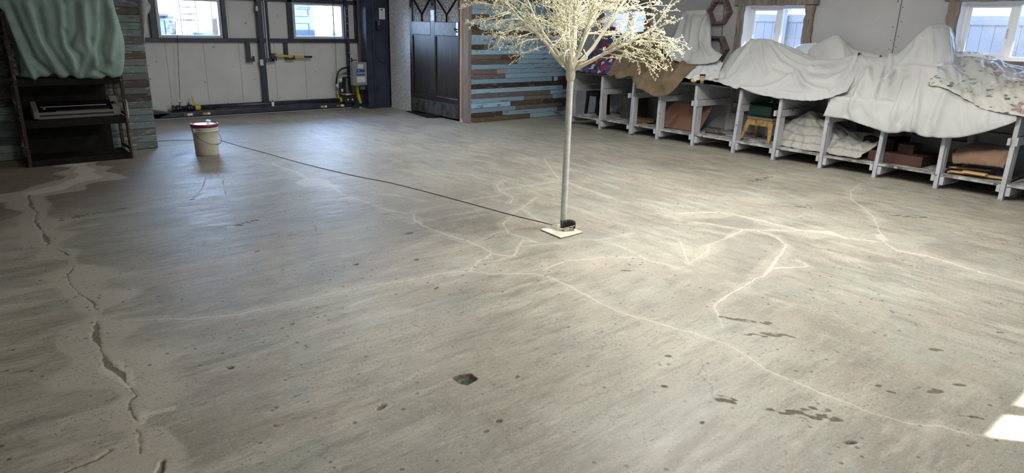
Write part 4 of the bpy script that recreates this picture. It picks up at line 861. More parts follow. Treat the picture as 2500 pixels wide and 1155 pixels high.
HEXM = mat('grey_brown_hexagon_wood', (.11, .07, .065), (.19, .14, .13), 9, .7, bump=.3, stretch=(1, 3, 3), c3=(.04, .03, .03), s3=8, lo3=.6, hi3=.7)
hexshelf('hexagon_shelf', 6.095, 1.842, .195, .12, 'upper dark hexagon wall shelf left of the middle window')
hexshelf('hexagon_shelf', 6.10, 1.315, .215, .12, 'lower brown hexagon wall shelf half hidden behind the draped chair form')
tag(obj('hanging_wire', MB().tube([atx(1770, -30, XW-.06), atx(1768, 20, XW-.06), atx(1764, 60, XW-.05), atx(1760, 110, XW-.05), atx(1757, 150, XW-.05)], .0035, 6), INK), 'thin black wire hanging down through both hexagon shelves', 'wire')
tag(obj('picture_frame', MB().bar((8.80, 5.99, .88), (9.0, 5.96, 1.16), .008, .055, up=(0, 1, 0)), mat('pale_wood_edge', (.45, .30, .20), rough=.6), bevel=.002), 'narrow pale wooden panel leaning at the lower hexagon shelf', 'board')

# under the bench
def shelf_cloth(cols, nu, nv, **kw): return drape(cols, nu, nv, zmin=.172, floor_fn=shelf_col, **kw)
st = shelf_cloth([[(1915,302,8.6),(1908,325,8.45),(1905,345,8.36),(1905,353,8.33)],[(1945,291,8.6),(1935,325,8.45),(1930,350,8.34),(1930,359,8.3)],[(1978,277,8.55),(1975,320,8.42),(1965,352,8.32),(1965,366,8.28)],[(2005,293,8.6),(2010,330,8.42),(2005,360,8.3),(2005,369,8.28)],
 [(2040,305,8.68),(2045,345,8.4),(2040,368,8.3),(2040,377,8.28)],[(2080,322,8.7),(2090,352,8.4),(2090,374,8.3),(2090,384,8.28)],[(2128,328,8.7),(2125,352,8.45),(2112,368,8.33),(2108,376,8.30)],[(2148,330,8.6),(2146,342,8.5),(2142,350,8.44),(2140,356,8.42)]],
 120, 64, tuck=.15, su=1.10, sv=1.08, it=130, seed=21, amp=.014, k=.025)
def striped():
    m = mat('striped_linen', (.45, .44, .42), rough=.85, bump=.1, bscale=200); t = m.node_tree; N = t.nodes; L = t.links; b = N['Principled BSDF']
    tc = N.new('ShaderNodeTexCoord'); w = N.new('ShaderNodeTexWave'); w.bands_direction = 'Z'; w.inputs['Scale'].default_value = 3.2; w.inputs['Distortion'].default_value = 5; w.inputs['Detail Scale'].default_value = .6; L.new(tc.outputs['Object'], w.inputs[0])
    r = N.new('ShaderNodeValToRGB'); e = r.color_ramp.elements; e[0].position = .80; e[0].color = (.42, .41, .39, 1); e[1].position = .96; e[1].color = (.31, .30, .29, 1); L.new(w.outputs[1], r.inputs[0]); L.new(r.outputs[0], b.inputs['Base Color']); return m
cloth('striped_blanket', st, striped(), 'crumpled cream blanket with grey stripes on the shelf under the bench', 'blanket')
dkc = shelf_cloth([[(2048,300,8.85),(2050,312,8.8),(2050,330,8.75)],[(2070,292,8.85),(2072,308,8.8),(2072,330,8.75)],[(2092,298,8.85),(2092,315,8.8),(2095,330,8.75)]], 30, 24, tuck=.1, su=1.1, sv=1.1, it=60, seed=24)
cloth('dark_cloth', dkc, mat('dark_grey_cloth', (.10, .10, .11), rough=.9), 'dark grey cloth heap behind the striped blanket', 'cloth')
pil = MB().sphere((8.72, 3.30, .47), .17, 24, 14, (.9, 1.0, .30)); tag(obj('cushion', pil, mat('brown_cushion', (.11, .08, .065), (.16, .12, .10), 8, .85), smooth=True), 'brown cushion lying on top of the striped blanket heap', 'cushion')
tag(obj('storage_crate', MB().box(8.5, 8.98, 3.15, 3.5, .17, .415), DKSHELF), 'dark crate under the brown cushion on the bench shelf', 'crate')
RBOX = mat('dark_red_box', (.060, .025, .020), (.085, .04, .03), 6, .6, bump=.1)
tag(obj('flat_box', MB().box(8.36, 8.86, 2.77, 3.36, .168, .285), RBOX, bevel=.004), 'wide flat dark red brown box on the bench shelf', 'box')
tag(obj('small_box', MB().box(8.50, 8.76, 2.93, 3.10, .286, .385), RBOX, bevel=.003), 'small dark red brown box standing on the wide flat box', 'box')
tanc = shelf_cloth([[(2325,368,8.45),(2325,380,8.36),(2326,392,8.33),(2328,398,8.33)],[(2345,362,8.6),(2340,368,8.42),(2345,385,8.33),(2350,399,8.33)],[(2370,353,8.65),(2372,362,8.42),(2375,382,8.33),(2380,401,8.33)],[(2400,352,8.65),(2405,365,8.42),(2405,388,8.33),(2410,404,8.33)],[(2430,356,8.65),(2438,368,8.42),(2440,390,8.33),(2440,407,8.32)],[(2462,366,8.6),(2465,372,8.42),(2455,395,8.33),(2448,410,8.32)]],
 70, 40, tuck=.2, su=1.05, sv=1.04, it=90, seed=22, amp=.01)
tanc[..., 2] = np.maximum(tanc[..., 2], .226)
cloth('cloth_bundle', tanc, mat('tan_felt', (.30, .185, .13), (.26, .16, .11), 8, .95, bump=.3, bscale=150, sheen=.2), 'tan cloth bundle lying on loose wooden slats', 'bundle')
YW = mat('yellow_pine', (.62, .42, .20), (.52, .33, .15), 10, .6, stretch=(3, .5, 3))
def slat(p, q, wd_, th, label, m=YW, rounded=True):
    p, q = np.array(p), np.array(q); d = (q-p)/np.linalg.norm(q-p); n = np.cross((0, 0, 1.), d); P = []
    for c, s_ in ((p, 1), (q, -1)):
        for a_ in np.linspace(-90, 90, 9) if rounded else (-90, 90):
            a_ = math.radians(a_); P.append(c - s_*d*math.cos(a_)*wd_ + n*s_*(-math.sin(a_))*wd_)
    tag(obj('pine_lath', MB().prism(P, (0, 0, th)), m, bevel=.002), label, 'slat', 'loose slats under the tan bundle')
slat((8.37, 2.47, .167), (8.55, 2.02, .167), .035, .016, 'lowest long slat with round end under the tan bundle')
slat((8.33, 2.44, .186), (8.40, 1.98, .186), .035, .014, 'long slat lying second from the bottom under the tan bundle')
slat((8.31, 2.34, .204), (8.30, 2.12, .204), .035, .020, 'short square pine block on the slats under the tan bundle', rounded=False)
slat((8.47, 2.50, .205), (8.62, 2.2, .205), .030, .016, 'slat with drilled round end level with the tan cloth')
# step stool and green bin
stl = thing('step_stool', 'rusty yellow step stool with splayed legs under the bench', 'stool', (8.56, 4.85, .166))
RY = mat('rusty_yellow_metal', (.42, .26, .085), (.24, .12, .05), 16, .6, .1, bump=.15, lo=.45, hi=.62, c3=(.10, .05, .03), s3=40, lo3=.60, hi3=.66)
obj('seat', MB().box(8.43, 8.72, 4.66, 5.04, .450, .485), mat('grey_pad', (.17, .15, .13), rough=.8), stl, bevel=.008)
ap = MB()
ap.prism([(8.44, 5.03, .45), (8.44, 4.67, .45), (8.435, 4.66, .36), (8.43, 4.70, .375), (8.43, 4.98, .375), (8.43, 5.05, .36)], (.012, 0, 0)); ap.box(8.45, 8.70, 4.665, 4.68, .37, .45).box(8.45, 8.70, 5.02, 5.035, .37, .45).box(8.69, 8.71, 4.67, 5.03, .37, .45)
obj('apron', ap, RY, stl)
for sx_, x, x2 in ((-1, 8.45, 8.40), (1, 8.70, 8.74)):
    for y, y2 in ((4.69, 4.655), (5.01, 5.075)): 
        t_ = MB(); a = np.array([x, y, .42]); b = np.array([x2, y2, .166]); P = []
        for c, h in ((a, .036), (b, .016)): P += [c+(-.006, -h, 0), c+(-.006, h, 0), c+(.012*-sx_*-1+.0, h, 0), c+(.012, -h, 0)]
        t_.add(P, [(0,1,2,3),(7,6,5,4),(0,4,5,1),(1,5,6,2),(2,6,7,3),(3,7,4,0)]); obj('leg', t_, RY, stl, bevel=.002)
gb = thing('green_bin', 'dark green bin lying on its side on the step stool', 'bin', (8.6, 4.85, .486))
GRN = mat('dark_green_enamel', (.012, .045, .036), rough=.35)
P = [(x, 5.04, z) for x, z in ((8.46, .49), (8.72, .49), (8.75, .53), (8.75, .63), (8.71, .66), (8.47, .66), (8.43, .63), (8.43, .53))]
obj('bin_body', MB().prism(P, (0, -.33, 0)), GRN, gb, bevel=.012)
obj('bin_mouth', MB().prism([(x, 4.71, z) for _, (x, z) in enumerate(((8.455, .485), (8.725, .485), (8.757, .527), (8.757, .633), (8.713, .667), (8.467, .667), (8.423, .633), (8.423, .527)))], (0, -.02, 0)), BLACK, gb, bevel=.003)
tag(obj('plywood_sheet', MB().add([(8.40,6.47,.168),(8.40,5.76,.168),(8.62,5.72,.53),(8.62,6.47,.515),(8.415,6.47,.168),(8.415,5.76,.168),(8.635,5.72,.53),(8.635,6.47,.515)], [(0,1,2,3),(7,6,5,4),(0,4,5,1),(1,5,6,2),(2,6,7,3),(3,7,4,0)]),
    mat('brown_hardboard', (.17, .085, .05), (.14, .068, .04), 2, .55)), 'reddish brown hardboard sheet leaning in the bay behind two posts', 'board')
tag(obj('hand_tool', MB().tube([(8.45, 5.68, .185), (8.46, 5.48, .185)], .014).tube([(8.46, 5.47, .185), (8.43, 5.40, .19)], .022).tube([(8.45, 5.42, .18), (8.50, 5.38, .18)], .012), mat('rusty_tool', (.07, .045, .035), rough=.7)), 'small rusty hand tool lying right of the hardboard sheet', 'tool')
for k, (y0, y1, x, z, c) in enumerate([(7.25, 6.62, 8.62, .168, 0), (7.15, 6.68, 8.52, .190, 1), (7.2, 6.65, 8.72, .192, 0), (7.0, 6.72, 8.42, .168, 1)]):
    tag(obj('wood_offcut', MB().bar((x, y0, z+.011), (x-.05, y1, z+.011), .045, .010), mat('offcut_%d' % c, *(((.10, .06, .04), (.15, .1, .07)) if c == 0 else ((.30, .19, .10), (.16, .10, .06))), 10, .7), bevel=.002), ('dark brown board at the bottom rear of the flat offcut pile', 'light brown offcut lying across the middle of the pile', 'dark brown offcut furthest back on top of the pile', 'short light brown offcut at the front edge of the shelf')[k], 'board', 'brown offcuts piled on the bench shelf')
sd = thing('wooden_stool', 'dark wooden stool at the far end under the bench', 'stool', (8.62, 7.98, .166))
obj('seat', MB().box(8.50, 8.80, 7.86, 8.14, .47, .55), DKSHELF, sd, bevel=.004)
for x, y in ((8.52, 7.89), (8.78, 7.89), (8.52, 8.11), (8.78, 8.11)): obj('leg', MB().bar((x, y+(.03 if y > 8 else -.03), .166), (x, y, .47), .02, .02), DKSHELF, sd)
tag(obj('dark_box', MB().box(8.62, 8.95, 7.16, 7.45, .168, .53), mat('dark_brown_board', (.05, .042, .036), (.08, .07, .06), 6, .6)), 'tall dark brown box in the second bay under the bench', 'box')

# ------------------------------------------------------------------ tree
tree = thing('artificial_tree', 'white artificial tree with berry twigs standing on a square plate', 'tree', (3.785, 3.80, 0))
TB = np.array([3.785, 3.80, 0.])
TREEM = mat('cream_tree_bark', (.78, .76, .64), (.66, .64, .54), 20, .55, bump=.2, bscale=50, stretch=(1, 1, .4))
TWIG = mat('cream_twigs', (.86, .82, .62), rough=.5)
TRUNKM = mat('white_wrapped_pole', (.70, .71, .70), (.60, .61, .60), 10, .5, bump=.08, bscale=30, stretch=(1, 1, 3))
pz = MB(); c4 = [fl(1319, 559, .012), fl(1369, 580, .012), fl(1423, 566, .012), fl(1374, 545, .012)]
pz.prism([(p[0], p[1], .004) for p in c4], (0, 0, .008)); obj('base_plate', pz, mat('cream_plate', (.74, .72, .62), (.62, .6, .5), 8, .5), tree, bevel=.001)
lean = np.array([-.010, -.010, 0])
def tp(z): return TB + lean*(1-z) + np.array([0, 0, z])
zs = np.linspace(.012, 1.21, 24); obj('trunk', MB().tube([tp(z) for z in zs], [.0265 - .002*(z/1.2) + .0006*math.sin(z*40) for z in zs], 20), TRUNKM, tree, smooth=True)
obj('crown_socket', MB().tube([tp(z) for z in (1.19, 1.21, 1.235, 1.26, 1.29, 1.31)], [.026, .034, .037, .036, .042, .03], 18), TREEM, tree, smooth=True)
tr = np.random.RandomState(21)
def unit(v): return v/np.linalg.norm(v)
def path(p, d, L, n, wig, up=0):
    pts = [p]
    for k in range(n):
        d = unit(d + tr.randn(3)*wig + np.array([0, 0, up])); pts.append(pts[-1]+d*L/n)
    return np.array(pts), d
nb_ = 9; vr = unit(np.array([R0[0], R0[1], 0])); vf = unit(np.array([FW[0], FW[1], 0]))
mains = [(-.62, .25, .78, .95), (.74, .1, .72, .95), (-.30, -.35, .95, .8), (.22, -.30, 1, .8), (.03, .15, 1, .9), (-.12, .5, .9, .85), (.42, .45, .85, .9), (.75, -.35, .42, .62), (-.72, -.25, .62, .75), (-.05, -.75, .7, .8), (.10, .8, .7, .8), (.12, .05, 1, .9)]
for bi, (a, b, c, Lm) in enumerate(mains):
    d0 = unit(vr*a+vf*b+np.array([0, 0, c*1.05])); st0 = tp(1.28)+vr*a*.03+vf*b*.03
    wood = MB(); spr = MB(); pts, de = path(st0, d0, Lm, 9, .07, .02)
    wood.tube(pts, np.linspace(.017, .005, len(pts)), 9)
    subs = []
    for k in range(3, 10):
        for _ in range(3):
            an = tr.rand()*6.28; side = unit(np.cross(de, [math.cos(an), math.sin(an), .3])); out = unit(np.array([pts[k][0]-TB[0], pts[k][1]-TB[1], .0])+1e-6)
            d = unit((pts[k]-pts[k-1])/np.linalg.norm(pts[k]-pts[k-1])*.7 + side*.65 + out*.55)
            q, dq = path(pts[k], d, tr.uniform(.20, .36), 5, .10, -.02); wood.tube(q, np.linspace(.0045, .002, len(q)), 6); subs.append(q)
    for q in subs:
        for k in range(1, 6):
            for _ in range(1 if k < 4 else 2):
                d = unit((q[k]-q[k-1])/np.linalg.norm(q[k]-q[k-1])*.8+tr.randn(3)*.5); t3, _d = path(q[k], d, tr.uniform(.06, .13), 4, .16, -.06)
                spr.tube(t3, .0013, 4, False)
                for u in range(1, 5):
                    for _ in range(1 if u < 4 else 2):
                        e = t3[u]+unit(tr.randn(3))*.012; spr.sphere(e, .0048, 6, 4)
                        spr.add([t3[u], e, t3[u]+(.0012, 0, 0.0012)], [(0, 1, 2)])
    br = obj('branch', wood, TREEM, tree, smooth=True)
    so = obj('berry_sprays', spr, TWIG, br, smooth=True); so['kind'] = 'stuff'
for side, pts in ((-1, [(-.005, 0, 1.27), (-.05, 0, 1.335), (-.075, 0, 1.355), (-.08, 0, 1.375), (-.05, 0, 1.375), (-.02, 0, 1.38), (-.005, 0, 1.405), (-.015, 0, 1.425), (-.045, 0, 1.41)]), (1, [(.01, 0, 1.28), (.04, 0, 1.33), (.07, 0, 1.345), (.10, 0, 1.35), (.115, 0, 1.37), (.10, 0, 1.40), (.085, 0, 1.43)]), (1, [(.0, 0, 1.30), (.04, 0, 1.36), (.075, 0, 1.39), (.06, 0, 1.40), (.03, 0, 1.405), (.015, 0, 1.44)])):
    P = np.array([TB+vr*p[0]+vf*(-.03)+np.array([0, 0, p[2]]) for p in pts]); P = catmull(P[:, None, :], 28, 0)[:, 0]
    obj('curled_stem', MB().tube(P, np.linspace(.011, .005, 28), 8), TREEM, tree, smooth=True)
ad = thing('power_adapter', 'black ribbed power adapter strapped at the foot of the tree', 'adapter', (3.79, 3.76, .012))
am = MB(); cA = tp(.03)+vr*.045-vf*.045
for k in range(9):
    t = (k-4)/4; am.bar(cA+vr*t*.045+np.array([0, 0, .0]), cA+vr*t*.045+vf*(-.004)+np.array([0, 0, .062-.012*t*t]), .0042, .024, up=vf)
am.bar(cA+np.array([0, 0, 0]), cA+np.array([0, 0, .050]), .045, .020, up=vf); obj('adapter_body', am, BLACK, ad)
coil = MB()
for k in range(4):
    r0 = .075+.008*k; P = [tp(.018+.008*k+.012*math.sin(t*2+k))+vr*(r0*math.cos(t)+.012)+vf*(r0*.9*math.sin(t)-.012) for t in np.linspace(0, 6.0, 40)]
    coil.tube(P, .0028, 6)
P = [tp(.02)+vr*x+vf*y for x, y in ((.07, -.03), (.12, 0), (.14, .02), (.10, .03))]; coil.tube(catmull(np.array(P)[:, None, :], 16, 0)[:, 0], .0028, 6)
tag(obj('cord_coil', coil, mat('cream_cord', (.66, .63, .52), rough=.5)), 'cream cord coiled around the tree foot on the plate', 'cord')
tag(obj('strap_tie', MB().bar(tp(.02)-vf*.035-vr*.012, tp(.085)-vf*.034-vr*.02, .004, .002).bar(tp(.015)-vf*.075-vr*.006, tp(.055)-vf*.06-vr*.004, .003, .003).lathe([(.009, 0), (.004, .014)], tuple(tp(.012)-vf*.09-vr*.006), 10), BLACK), 'short black cable end with plug lying on the tree plate', 'cable')
cord = [tuple(TB+vr*-.05+vf*.02+np.array([0, 0, .017])), fl(1352, 550, .016), fl(1325, 543, .004), fl(1250, 525, .004), fl(1100, 484, .004), fl(960, 448, .004), fl(860, 428, .004), fl(735, 398, .004), fl(650, 374, .004), fl(590, 358, .004), fl(545, 345, .004), fl(527, 340, .004)]
cord = np.array(cord); e_ = cord[-1]; cord = np.vstack([cord, [e_+(-.3, .10, 0)], [e_+(-.65, .22, 0)], [(1.95, 9.6, .004)]])
tag(obj('extension_cord', MB().tube(catmull(cord[:, None, :], 120, 0)[:, 0], .0032, 6), BLACK, smooth=True), 'long thin black cord running from the pail across the floor to the tree', 'cord')

# ------------------------------------------------------------------ pail
BC = (2.435, 8.60, 0); pail = thing('plastic_pail', 'white plastic pail with dark red lid and wire handle', 'bucket', BC)
PM = mat('dirty_white_plastic', (.66, .63, .55), (.60, .57, .49), 9, .4, c3=(.12, .07, .06), s3=11, lo3=.70, hi3=.72)
prof = [(0, 0), (.127, 0), (.130, .006), (.1375, .20), (.1415, .285), (.150, .288), (.150, .296), (.143, .298), (.1435, .312), (.151, .314), (.151, .322), (.144, .325), (.146, .355)]
obj('pail_body', MB().lathe(prof, BC, 48), PM, pail, smooth=True)
obj('lid', MB().lathe([(.146, .338), (.156, .338), (.158, .352), (.157, .368), (.150, .372), (.144, .366), (.140, .358), (0, .358)], BC, 48), mat('dark_red_lid', (.20, .012, .03), rough=.35), pail, smooth=True, label='dark red lid rim')
obj('white_cover', MB().lathe([(.138, .3585), (.136, .364), (.10, .367), (.06, .364), (0, .366)], BC, 40), mat('lilac_white_film', (.55, .55, .72), (.75, .74, .85), 14, .3, bump=.3, bscale=30), pail, smooth=True)
obj('lid_knob', MB().sphere((BC[0]+.055, BC[1]+.03, .392), .036, 14, 8, (1, 1, .35)).tube([(BC[0]+.055, BC[1]+.03, .36), (BC[0]+.055, BC[1]+.03, .39)], .008), mat('white_spoon', (.75, .76, .85), rough=.3), pail, smooth=True)
ea = MB()
def onpail(a, z, r): return (BC[0]+r*math.cos(a), BC[1]+r*math.sin(a), z)
e1, e2 = math.radians(205), math.radians(25)
for e in (e1, e2): ea.tube([onpail(e, .300, .142), onpail(e, .300, .162)], .016, 12).bar(onpail(e, .275, .148), onpail(e, .325, .150), .018, .008)
obj('handle_ear', ea, PM, pail, bevel=.002)
hw = []
for t in np.linspace(0, 1, 30):
    a = e1+(e2+2*math.pi-e1)*t; r_ = .160+.016*math.sin(math.pi*t); z = .285-.150*math.sin(math.pi*t)**.8; hw.append(onpail(a, z, r_))
wh = obj('wire_handle', MB().tube(hw, .0028, 6), DKMETAL, pail, smooth=True)
obj('hand_grip', MB().tube(hw[15:19], .008, 8), mat('grey_grip', (.3, .3, .3), rough=.6), wh, smooth=True)

# ------------------------------------------------------------------ rack on the left with cloth and appliance
rk = thing('shelving_rack', 'black brown open rack with rusty posts on the left', 'rack', (1.15, 9.0, 0))
x0, x1, yf, yb_ = .675, 1.655, 8.79, 9.20
for x, y, m_ in ((x0, yf, DKMETAL), (x1, yf, DKMETAL), (x0, yb_, DKMETAL), (x1, yb_, DKMETAL)):
    obj('post', MB().box(x-.017, x+.017, y-.017, y+.017, 0, 2.1), m_, rk, bevel=.004)
for z in (.04, .462, .90): obj('shelf_board', MB().box(x0+.018, x1-.018, yf-.01, yb_, z, z+.028).box(x0+.018, x1-.018, yf-.012, yf+.008, z-.05, z+.028), DKSHELF, rk, bevel=.002)
obj('back_panel', MB().box(x0-.01, x1-.10, yb_+.002, yb_+.016, .05, 1.6), DKSHELF, rk)
for z in (.10, .50, .88): obj('end_rail', MB().box(x1-.012, x1+.006, yf+.017, yb_-.017, z, z+.03), DKMETAL, rk)
rust = MB().bar((x1+.012, yf-.02, .0), (x1+.002, yf-.02, .62), .010, .006); obj('timber_strip', rust, mat('worn_timber_strip', (.22, .12, .08), (.08, .06, .05), 20, .7), rk)
tc_ = np.array([[aty(*p) for p in c] for c in (
 [(-30,-60,8.80),(-25,-20,8.74),(-5,10,8.74),(20,50,8.74),(38,100,8.73),(46,150,8.73),(50,182,8.76),(52,188,8.80)],
 [(10,-60,8.80),(15,-20,8.72),(30,20,8.72),(45,60,8.71),(58,105,8.70),(66,150,8.70),(72,184,8.73),(74,190,8.80)],
 [(60,-60,8.80),(65,-20,8.71),(75,20,8.70),(85,60,8.70),(95,105,8.68),(105,150,8.68),(110,182,8.72),(110,188,8.80)],
 [(120,-60,8.80),(122,-20,8.70),(128,20,8.70),(135,60,8.69),(142,105,8.67),(148,150,8.66),(150,184,8.70),(150,190,8.80)],
 [(180,-60,8.80),(182,-20,8.70),(186,20,8.70),(190,60,8.69),(196,105,8.66),(202,150,8.65),(204,186,8.69),(205,192,8.80)],
 [(230,-60,8.80),(234,-20,8.70),(238,20,8.70),(244,60,8.69),(250,105,8.66),(254,150,8.66),(258,186,8.70),(258,192,8.80)],
 [(262,-60,8.82),(268,-20,8.74),(275,20,8.73),(285,60,8.72),(296,105,8.70),(298,150,8.70),(294,182,8.74),(290,187,8.80)],
 [(266,-60,8.95),(272,-20,8.90),(280,20,8.90),(292,60,8.88),(303,105,8.86),(303,150,8.86),(296,178,8.88),(292,184,8.92)])])
KT = lambda a, w_, *p: (a, w_, C(0, 0, 2.75, p))
FT = [KT(.028, 7, (60,20),(140,200),(230,400),(370,525)), KT(-.022, 6, (40,80),(110,260),(190,440),(230,520)), KT(.022, 6, (20,90),(80,260),(130,400),(140,500)), KT(-.02, 9, (180,30),(260,250),(380,450)), KT(.024, 7, (260,60),(300,280),(400,430),(480,520)), KT(-.018, 8, (400,40),(430,300),(520,480)),
      KT(.020, 6, (430,200),(480,330),(540,380),(520,500)), KT(.018, 7, (600,260),(620,400),(560,500)), KT(-.02, 8, (560,40),(580,250),(640,440)), KT(.024, 8, (690,20),(700,180),(670,330),(700,430)), KT(-.018, 6, (740,60),(770,200),(740,400)), KT(.02, 6, (720,430),(650,480),(720,520)), KT(.018, 6, (500,20),(510,200),(470,300))]
TC = relax(catmull(catmull(tc_, 110, 0), 100, 1), su=1.05, sv=1.01, it=130, k=.02, seed=31, amp=.008, bend=.22, folds=FT, fin=2)
cloth('green_cloth', TC, TEALC, 'pale green cloth hanging over the upper half of the left rack', 'cloth')
tag(obj('mattress_roll', MB().box(x0+.03, x1-.05, 8.84, 9.17, .93, 1.9), mat('grey_stuffing', (.25, .26, .25), rough=.9), bevel=.04), 'grey padded block under the pale green cloth on the rack', 'cushion')
rr3 = MB().tube([aty(x, y, 8.82) for x, y in ((14, 85), (22, 115), (30, 150), (40, 183))], [.03, .035, .035, .03], 12); tag(obj('rolled_fabric', rr3, mat('grey_lichen_fabric', (.22, .22, .20), (.05, .045, .04), 30, .9, bump=.3), smooth=True), 'mottled grey roll sticking out left of the green cloth', 'roll')
ap_ = thing('long_appliance', 'long grey and black machine with toothed slot on the rack shelf', 'appliance', (1.2, 8.95, .49))
GA = mat('warm_grey_plastic', (.17, .16, .145), rough=.5)
YA = 8.84
obj('base_tray', MB().box(.82, 1.60, YA, YA+.26, .492, .520), GA, ap_, bevel=.003)
obj('front_rail', MB().box(.84, 1.60, YA-.006, YA+.02, .538, .566), GA, ap_, bevel=.002)
obj('middle_slot', MB().box(.84, 1.60, YA+.005, YA+.02, .52, .538), BLACK, ap_)
obj('black_platen', MB().prism([(.85, YA+.004, .566), (.85, YA+.20, .655), (.85, YA+.24, .56), (.85, YA+.2, .52), (.85, YA+.004, .52)], (.70, 0, 0)), mat('gloss_black', (.01, .01, .012), rough=.25), ap_)
te = MB()
for k in range(52): te.box(1.0+k*.0098, 1.0+k*.0098+.004, YA-.002, YA+.004, .566, .578)
obj('toothed_edge', te, GA, ap_)
obj('left_end_cap', MB().prism([(.79, YA-.008, .50), (.79, YA-.008, .575), (.79, YA+.18, .67), (.79, YA+.24, .50)], (.05, 0, 0)), GA, ap_, bevel=.004)
obj('right_end_cap', MB().prism([(1.54, YA-.008, .50), (1.54, YA-.008, .575), (1.54, YA+.18, .70), (1.54, YA+.24, .50)], (.075, 0, 0)), GA, ap_, bevel=.004)
obj('dial', MB().lathe([(.026, 0), (.026, .014), (.02, .02), (0, .02)], (1.57, YA+.07, .625), 20, 2), BLACK, ap_)
obj('knob', MB().lathe([(.0, -.006), (.009, -.006), (.009, .012)], (.90, YA+.07, .595), 12, 1), ALU, ap_)
obj('chrome_strip', MB().bar((.87, YA+.10, .612), (1.5, YA+.10, .612), .002, .002), ALU, ap_)
tag(obj('curved_rim', MB().tube([aty(x, y, 8.93) for x, y in ((300, 234), (306, 245), (310, 262), (312, 280), (312, 292))], .012, 8), mat('grey_white_rim', (.42, .41, .38), rough=.5), smooth=True), 'pale curved rim leaning against the right post of the rack', 'rim')
tag(obj('loose_wire', MB().tube(catmull(np.array([aty(x, y, 9.0) for x, y in ((311, 286), (325, 295), (334, 315), (337, 340), (337, 356), (337, 377))])[:, None, :], 24, 0)[:, 0], .003, 6), mat('grey_wire', (.15, .16, .16), rough=.5)), 'thin wire curving down from the rack post to the floor', 'wire')
lc = np.array([[aty(*p) for p in c] for c in ([(333,-40,9.30),(336,0,9.29),(341,40,9.285),(346,75,9.285),(350,100,9.285)],[(345,-40,9.28),(347,0,9.25),(350,40,9.25),(352,70,9.26),(352,104,9.28)],[(354,-40,9.28),(360,0,9.25),(367,18,9.25),(356,50,9.26),(353,95,9.28)])])
LC = relax(catmull(catmull(lc, 24, 0), 50, 1), su=1.03, sv=1.02, it=60, k=.05, seed=33, amp=.003)
cloth('lace_cloth', LC, mat('dirty_lace', (.42, .41, .42), (.3, .3, .31), 20, .9), 'dingy white cloth scrap hanging at the edge of the left plank wall', 'cloth', solid=.002)

# ------------------------------------------------------------------ outdoors
struct('ground', MB().box(-60, 80, -60, 90, -.14, -.10), mat('pale_dry_ground', (.42, .40, .34), (.36, .34, .28), .8, .9))
fe = thing('vinyl_fence', 'white vinyl fence seen through the side windows', 'fence', (11.0, 5, -.1))
for k in range(8):
    y = 9.9-k*1.9
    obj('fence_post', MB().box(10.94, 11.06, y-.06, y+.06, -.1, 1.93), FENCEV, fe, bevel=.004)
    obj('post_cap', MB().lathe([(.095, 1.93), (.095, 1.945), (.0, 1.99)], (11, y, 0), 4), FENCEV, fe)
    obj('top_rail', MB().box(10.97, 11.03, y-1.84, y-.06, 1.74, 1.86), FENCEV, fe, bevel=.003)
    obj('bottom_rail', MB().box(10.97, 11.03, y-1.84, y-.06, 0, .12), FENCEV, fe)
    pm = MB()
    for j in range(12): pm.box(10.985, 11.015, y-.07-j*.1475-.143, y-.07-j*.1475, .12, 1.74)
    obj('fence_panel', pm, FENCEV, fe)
sh_ = thing('garden_shed', 'pale blue shed outside the left door window', 'shed', (3.6, 16.5, -.1))
SHB = mat('pale_blue_siding', (.065, .105, .15), (.05, .08, .12), 6, .6)
obj('shed_wall', MB().box(1.6, 3.95, 15.9, 17.8, -.1, 1.58), SHB, sh_); obj('shed_roof', MB().box(1.5, 4.02, 15.8, 17.9, 1.58, 1.63), mat('dark_roof', (.06, .06, .07)), sh_)
obj('rough_corner', MB().box(3.95, 4.12, 15.88, 16.3, -.1, 1.58), mat('mottled_corner', (.012, .02, .04), (.1, .14, .2), 16, .8), sh_)
tw = thing('iron_trellis', 'tall dark iron garden trellis outside the left door window', 'trellis', (4.0, 14.4, -.1))
IRON = mat('iron', (.02, .02, .02), rough=.6)
YT = 14.4
def T(x, y): return aty(x, y, YT)
xl, xr = T(440, 36)[0], T(480, 36)[0]
fr = MB()
for x in (xl, xr): fr.tube([(x, YT, -.1), (x, YT, 3.0)], .009, 6)
for z in (T(440, 17)[2], T(440, 34)[2]): fr.tube([(xl, YT, z), (xr, YT, z)], .010, 6)
obj('frame', fr, IRON, tw)
zt_ = T(440, 17)[2]
for k in range(1, 6): obj('bar', MB().tube([(xl+(xr-xl)*k/6, YT, -.1), (xl+(xr-xl)*k/6, YT, zt_)], .006, 6), IRON, tw)
obj('scrollwork', MB().tube([(xl, YT, zt_), ((xl*2+xr)/3, YT, zt_+.22), ((xl+xr)/2, YT, zt_+.30), ((xl+xr*2)/3, YT, zt_+.22), (xr, YT, zt_)], .006, 6), IRON, tw)
pk = thing('lean_to_roof', 'small flat roof sheet beside the trellis outside', 'roof', (3.9, 14.5, -.1))
obj('sheet', MB().box(T(413, 31)[0], T(480, 33)[0], YT+.05, YT+.7, 1.50, 1.525), mat('grey_sheet', (.10, .12, .14)), pk); obj('prop', MB().tube([(T(436, 35)[0], YT+.3, 1.5), (T(424, 70)[0], YT+.3, -.1)], .010, 6), IRON, pk)
hd = MB()
for _ in range(60): hd.sphere((8.3+rng.rand()*3.0, 28+rng.randn()*.3, .0+rng.rand()*1.0), .35, 7, 5)
h_ = obj('hedge', hd, mat('olive_leaves', (.05, .075, .025), (.09, .12, .045), 5, .9), smooth=True); tag(h_, 'low green hedge far outside beyond the trellis', 'hedge')
cr_ = thing('garden_cart', 'teal cart outside at the lower right of the left door window', 'cart', (4.5, 15, -.1))
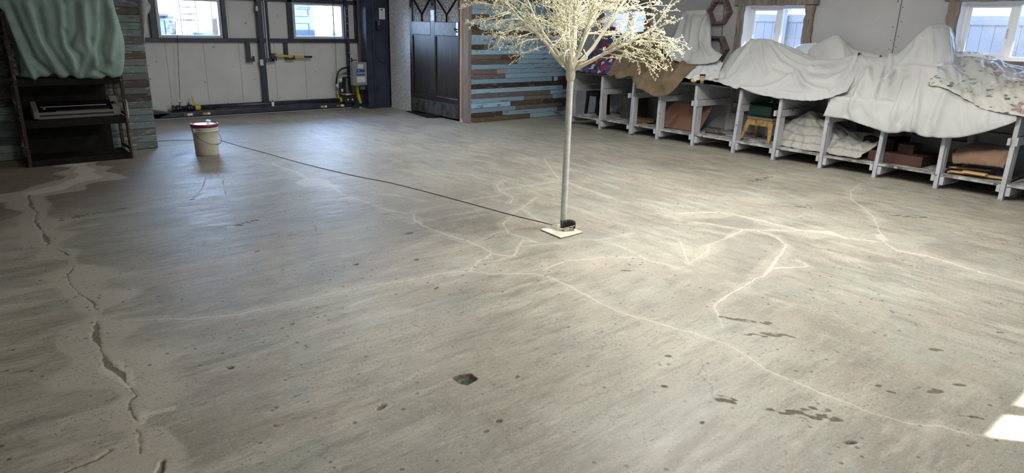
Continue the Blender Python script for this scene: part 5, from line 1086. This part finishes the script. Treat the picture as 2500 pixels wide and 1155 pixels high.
a = aty(493, 80, 15); b = aty(548, 80, 15); obj('tub', MB().prism([(a[0], 15, a[2]), (b[0], 15, a[2]+.005), (b[0], 15, .55), (a[0]-.05, 15, .55)], (0, .6, 0)), mat('teal_paint', (.03, .10, .115)), cr_, bevel=.02)
for x in (a[0]+.1, b[0]-.1): obj('wheel', MB().lathe([(0, -.03), (.22, -.03), (.22, .03), (0, .03)], (x, 15.2, .12), 20, 1), BLACK, cr_)
obj('cart_frame', MB().box(a[0], b[0], 15.1, 15.5, .30, .56), IRON, cr_)
x = aty(525, 40, 14)[0]; tag(obj('porch_post', MB().box(x-.05, x+.03, 14, 14.08, -.1, 3.2), mat('brown_post_timber', (.13, .08, .055), (.17, .12, .09), 8, .8)), 'brown timber post outside at the right edge of the left door window', 'post')  # plain brown timber tone with random mottling
do = thing('panel_door_screen', 'old pale blue panel door standing outside the right door window', 'door', (5.5, 14.2, -.1))
a, b = aty(708, 50, 14.2), aty(764, 50, 14.2); xa, xb = a[0], b[0]+.03
SB2 = mat('pale_blue_door_paint', (.07, .11, .155), rough=.6)
obj('slab', MB().box(xa, xb, 14.2, 14.25, -.1, 1.98), SB2, do, bevel=.004)
for z0, z1 in ((.4, .95), (aty(730, 87, 14.2)[2], aty(730, 55, 14.2)[2]), (aty(730, 38, 14.2)[2], 1.80)):
    fm = MB(); xr_ = xb-.12
    for p, q in (((xa+.05, z0), (xr_, z0)), ((xa+.05, z1), (xr_, z1)), ((xa+.05, z0), (xa+.05, z1)), ((xr_, z0), (xr_, z1))): fm.bar((p[0], 14.195, p[1]), (q[0], 14.195, q[1]), .008, .012)
    obj('raised_panel', fm, SB2, do)
p = aty(720.5, 21, 14.19); text('seriously', .095, mat('grey_blue_lettering', (.02, .03, .04)), 'lettering', do, p, (1, 0, 0), (0, 0, 1))
x = aty(814, 50, 14.5)[0]; tag(obj('fence_pole', MB().tube([(x, 14.5, -.1), (x, 14.5, 1.9)], .018, 8), IRON), 'thin dark pole outside the right door window', 'pole')
a = aty(822, 80, 18); b = aty(830, 89, 18); tag(obj('utility_box', MB().box(a[0], b[0], 18, 18.3, -.1, a[2]), mat('grey_box_paint', (.08, .09, .12))), 'small grey box outside at the lower corner of the right door window', 'box')
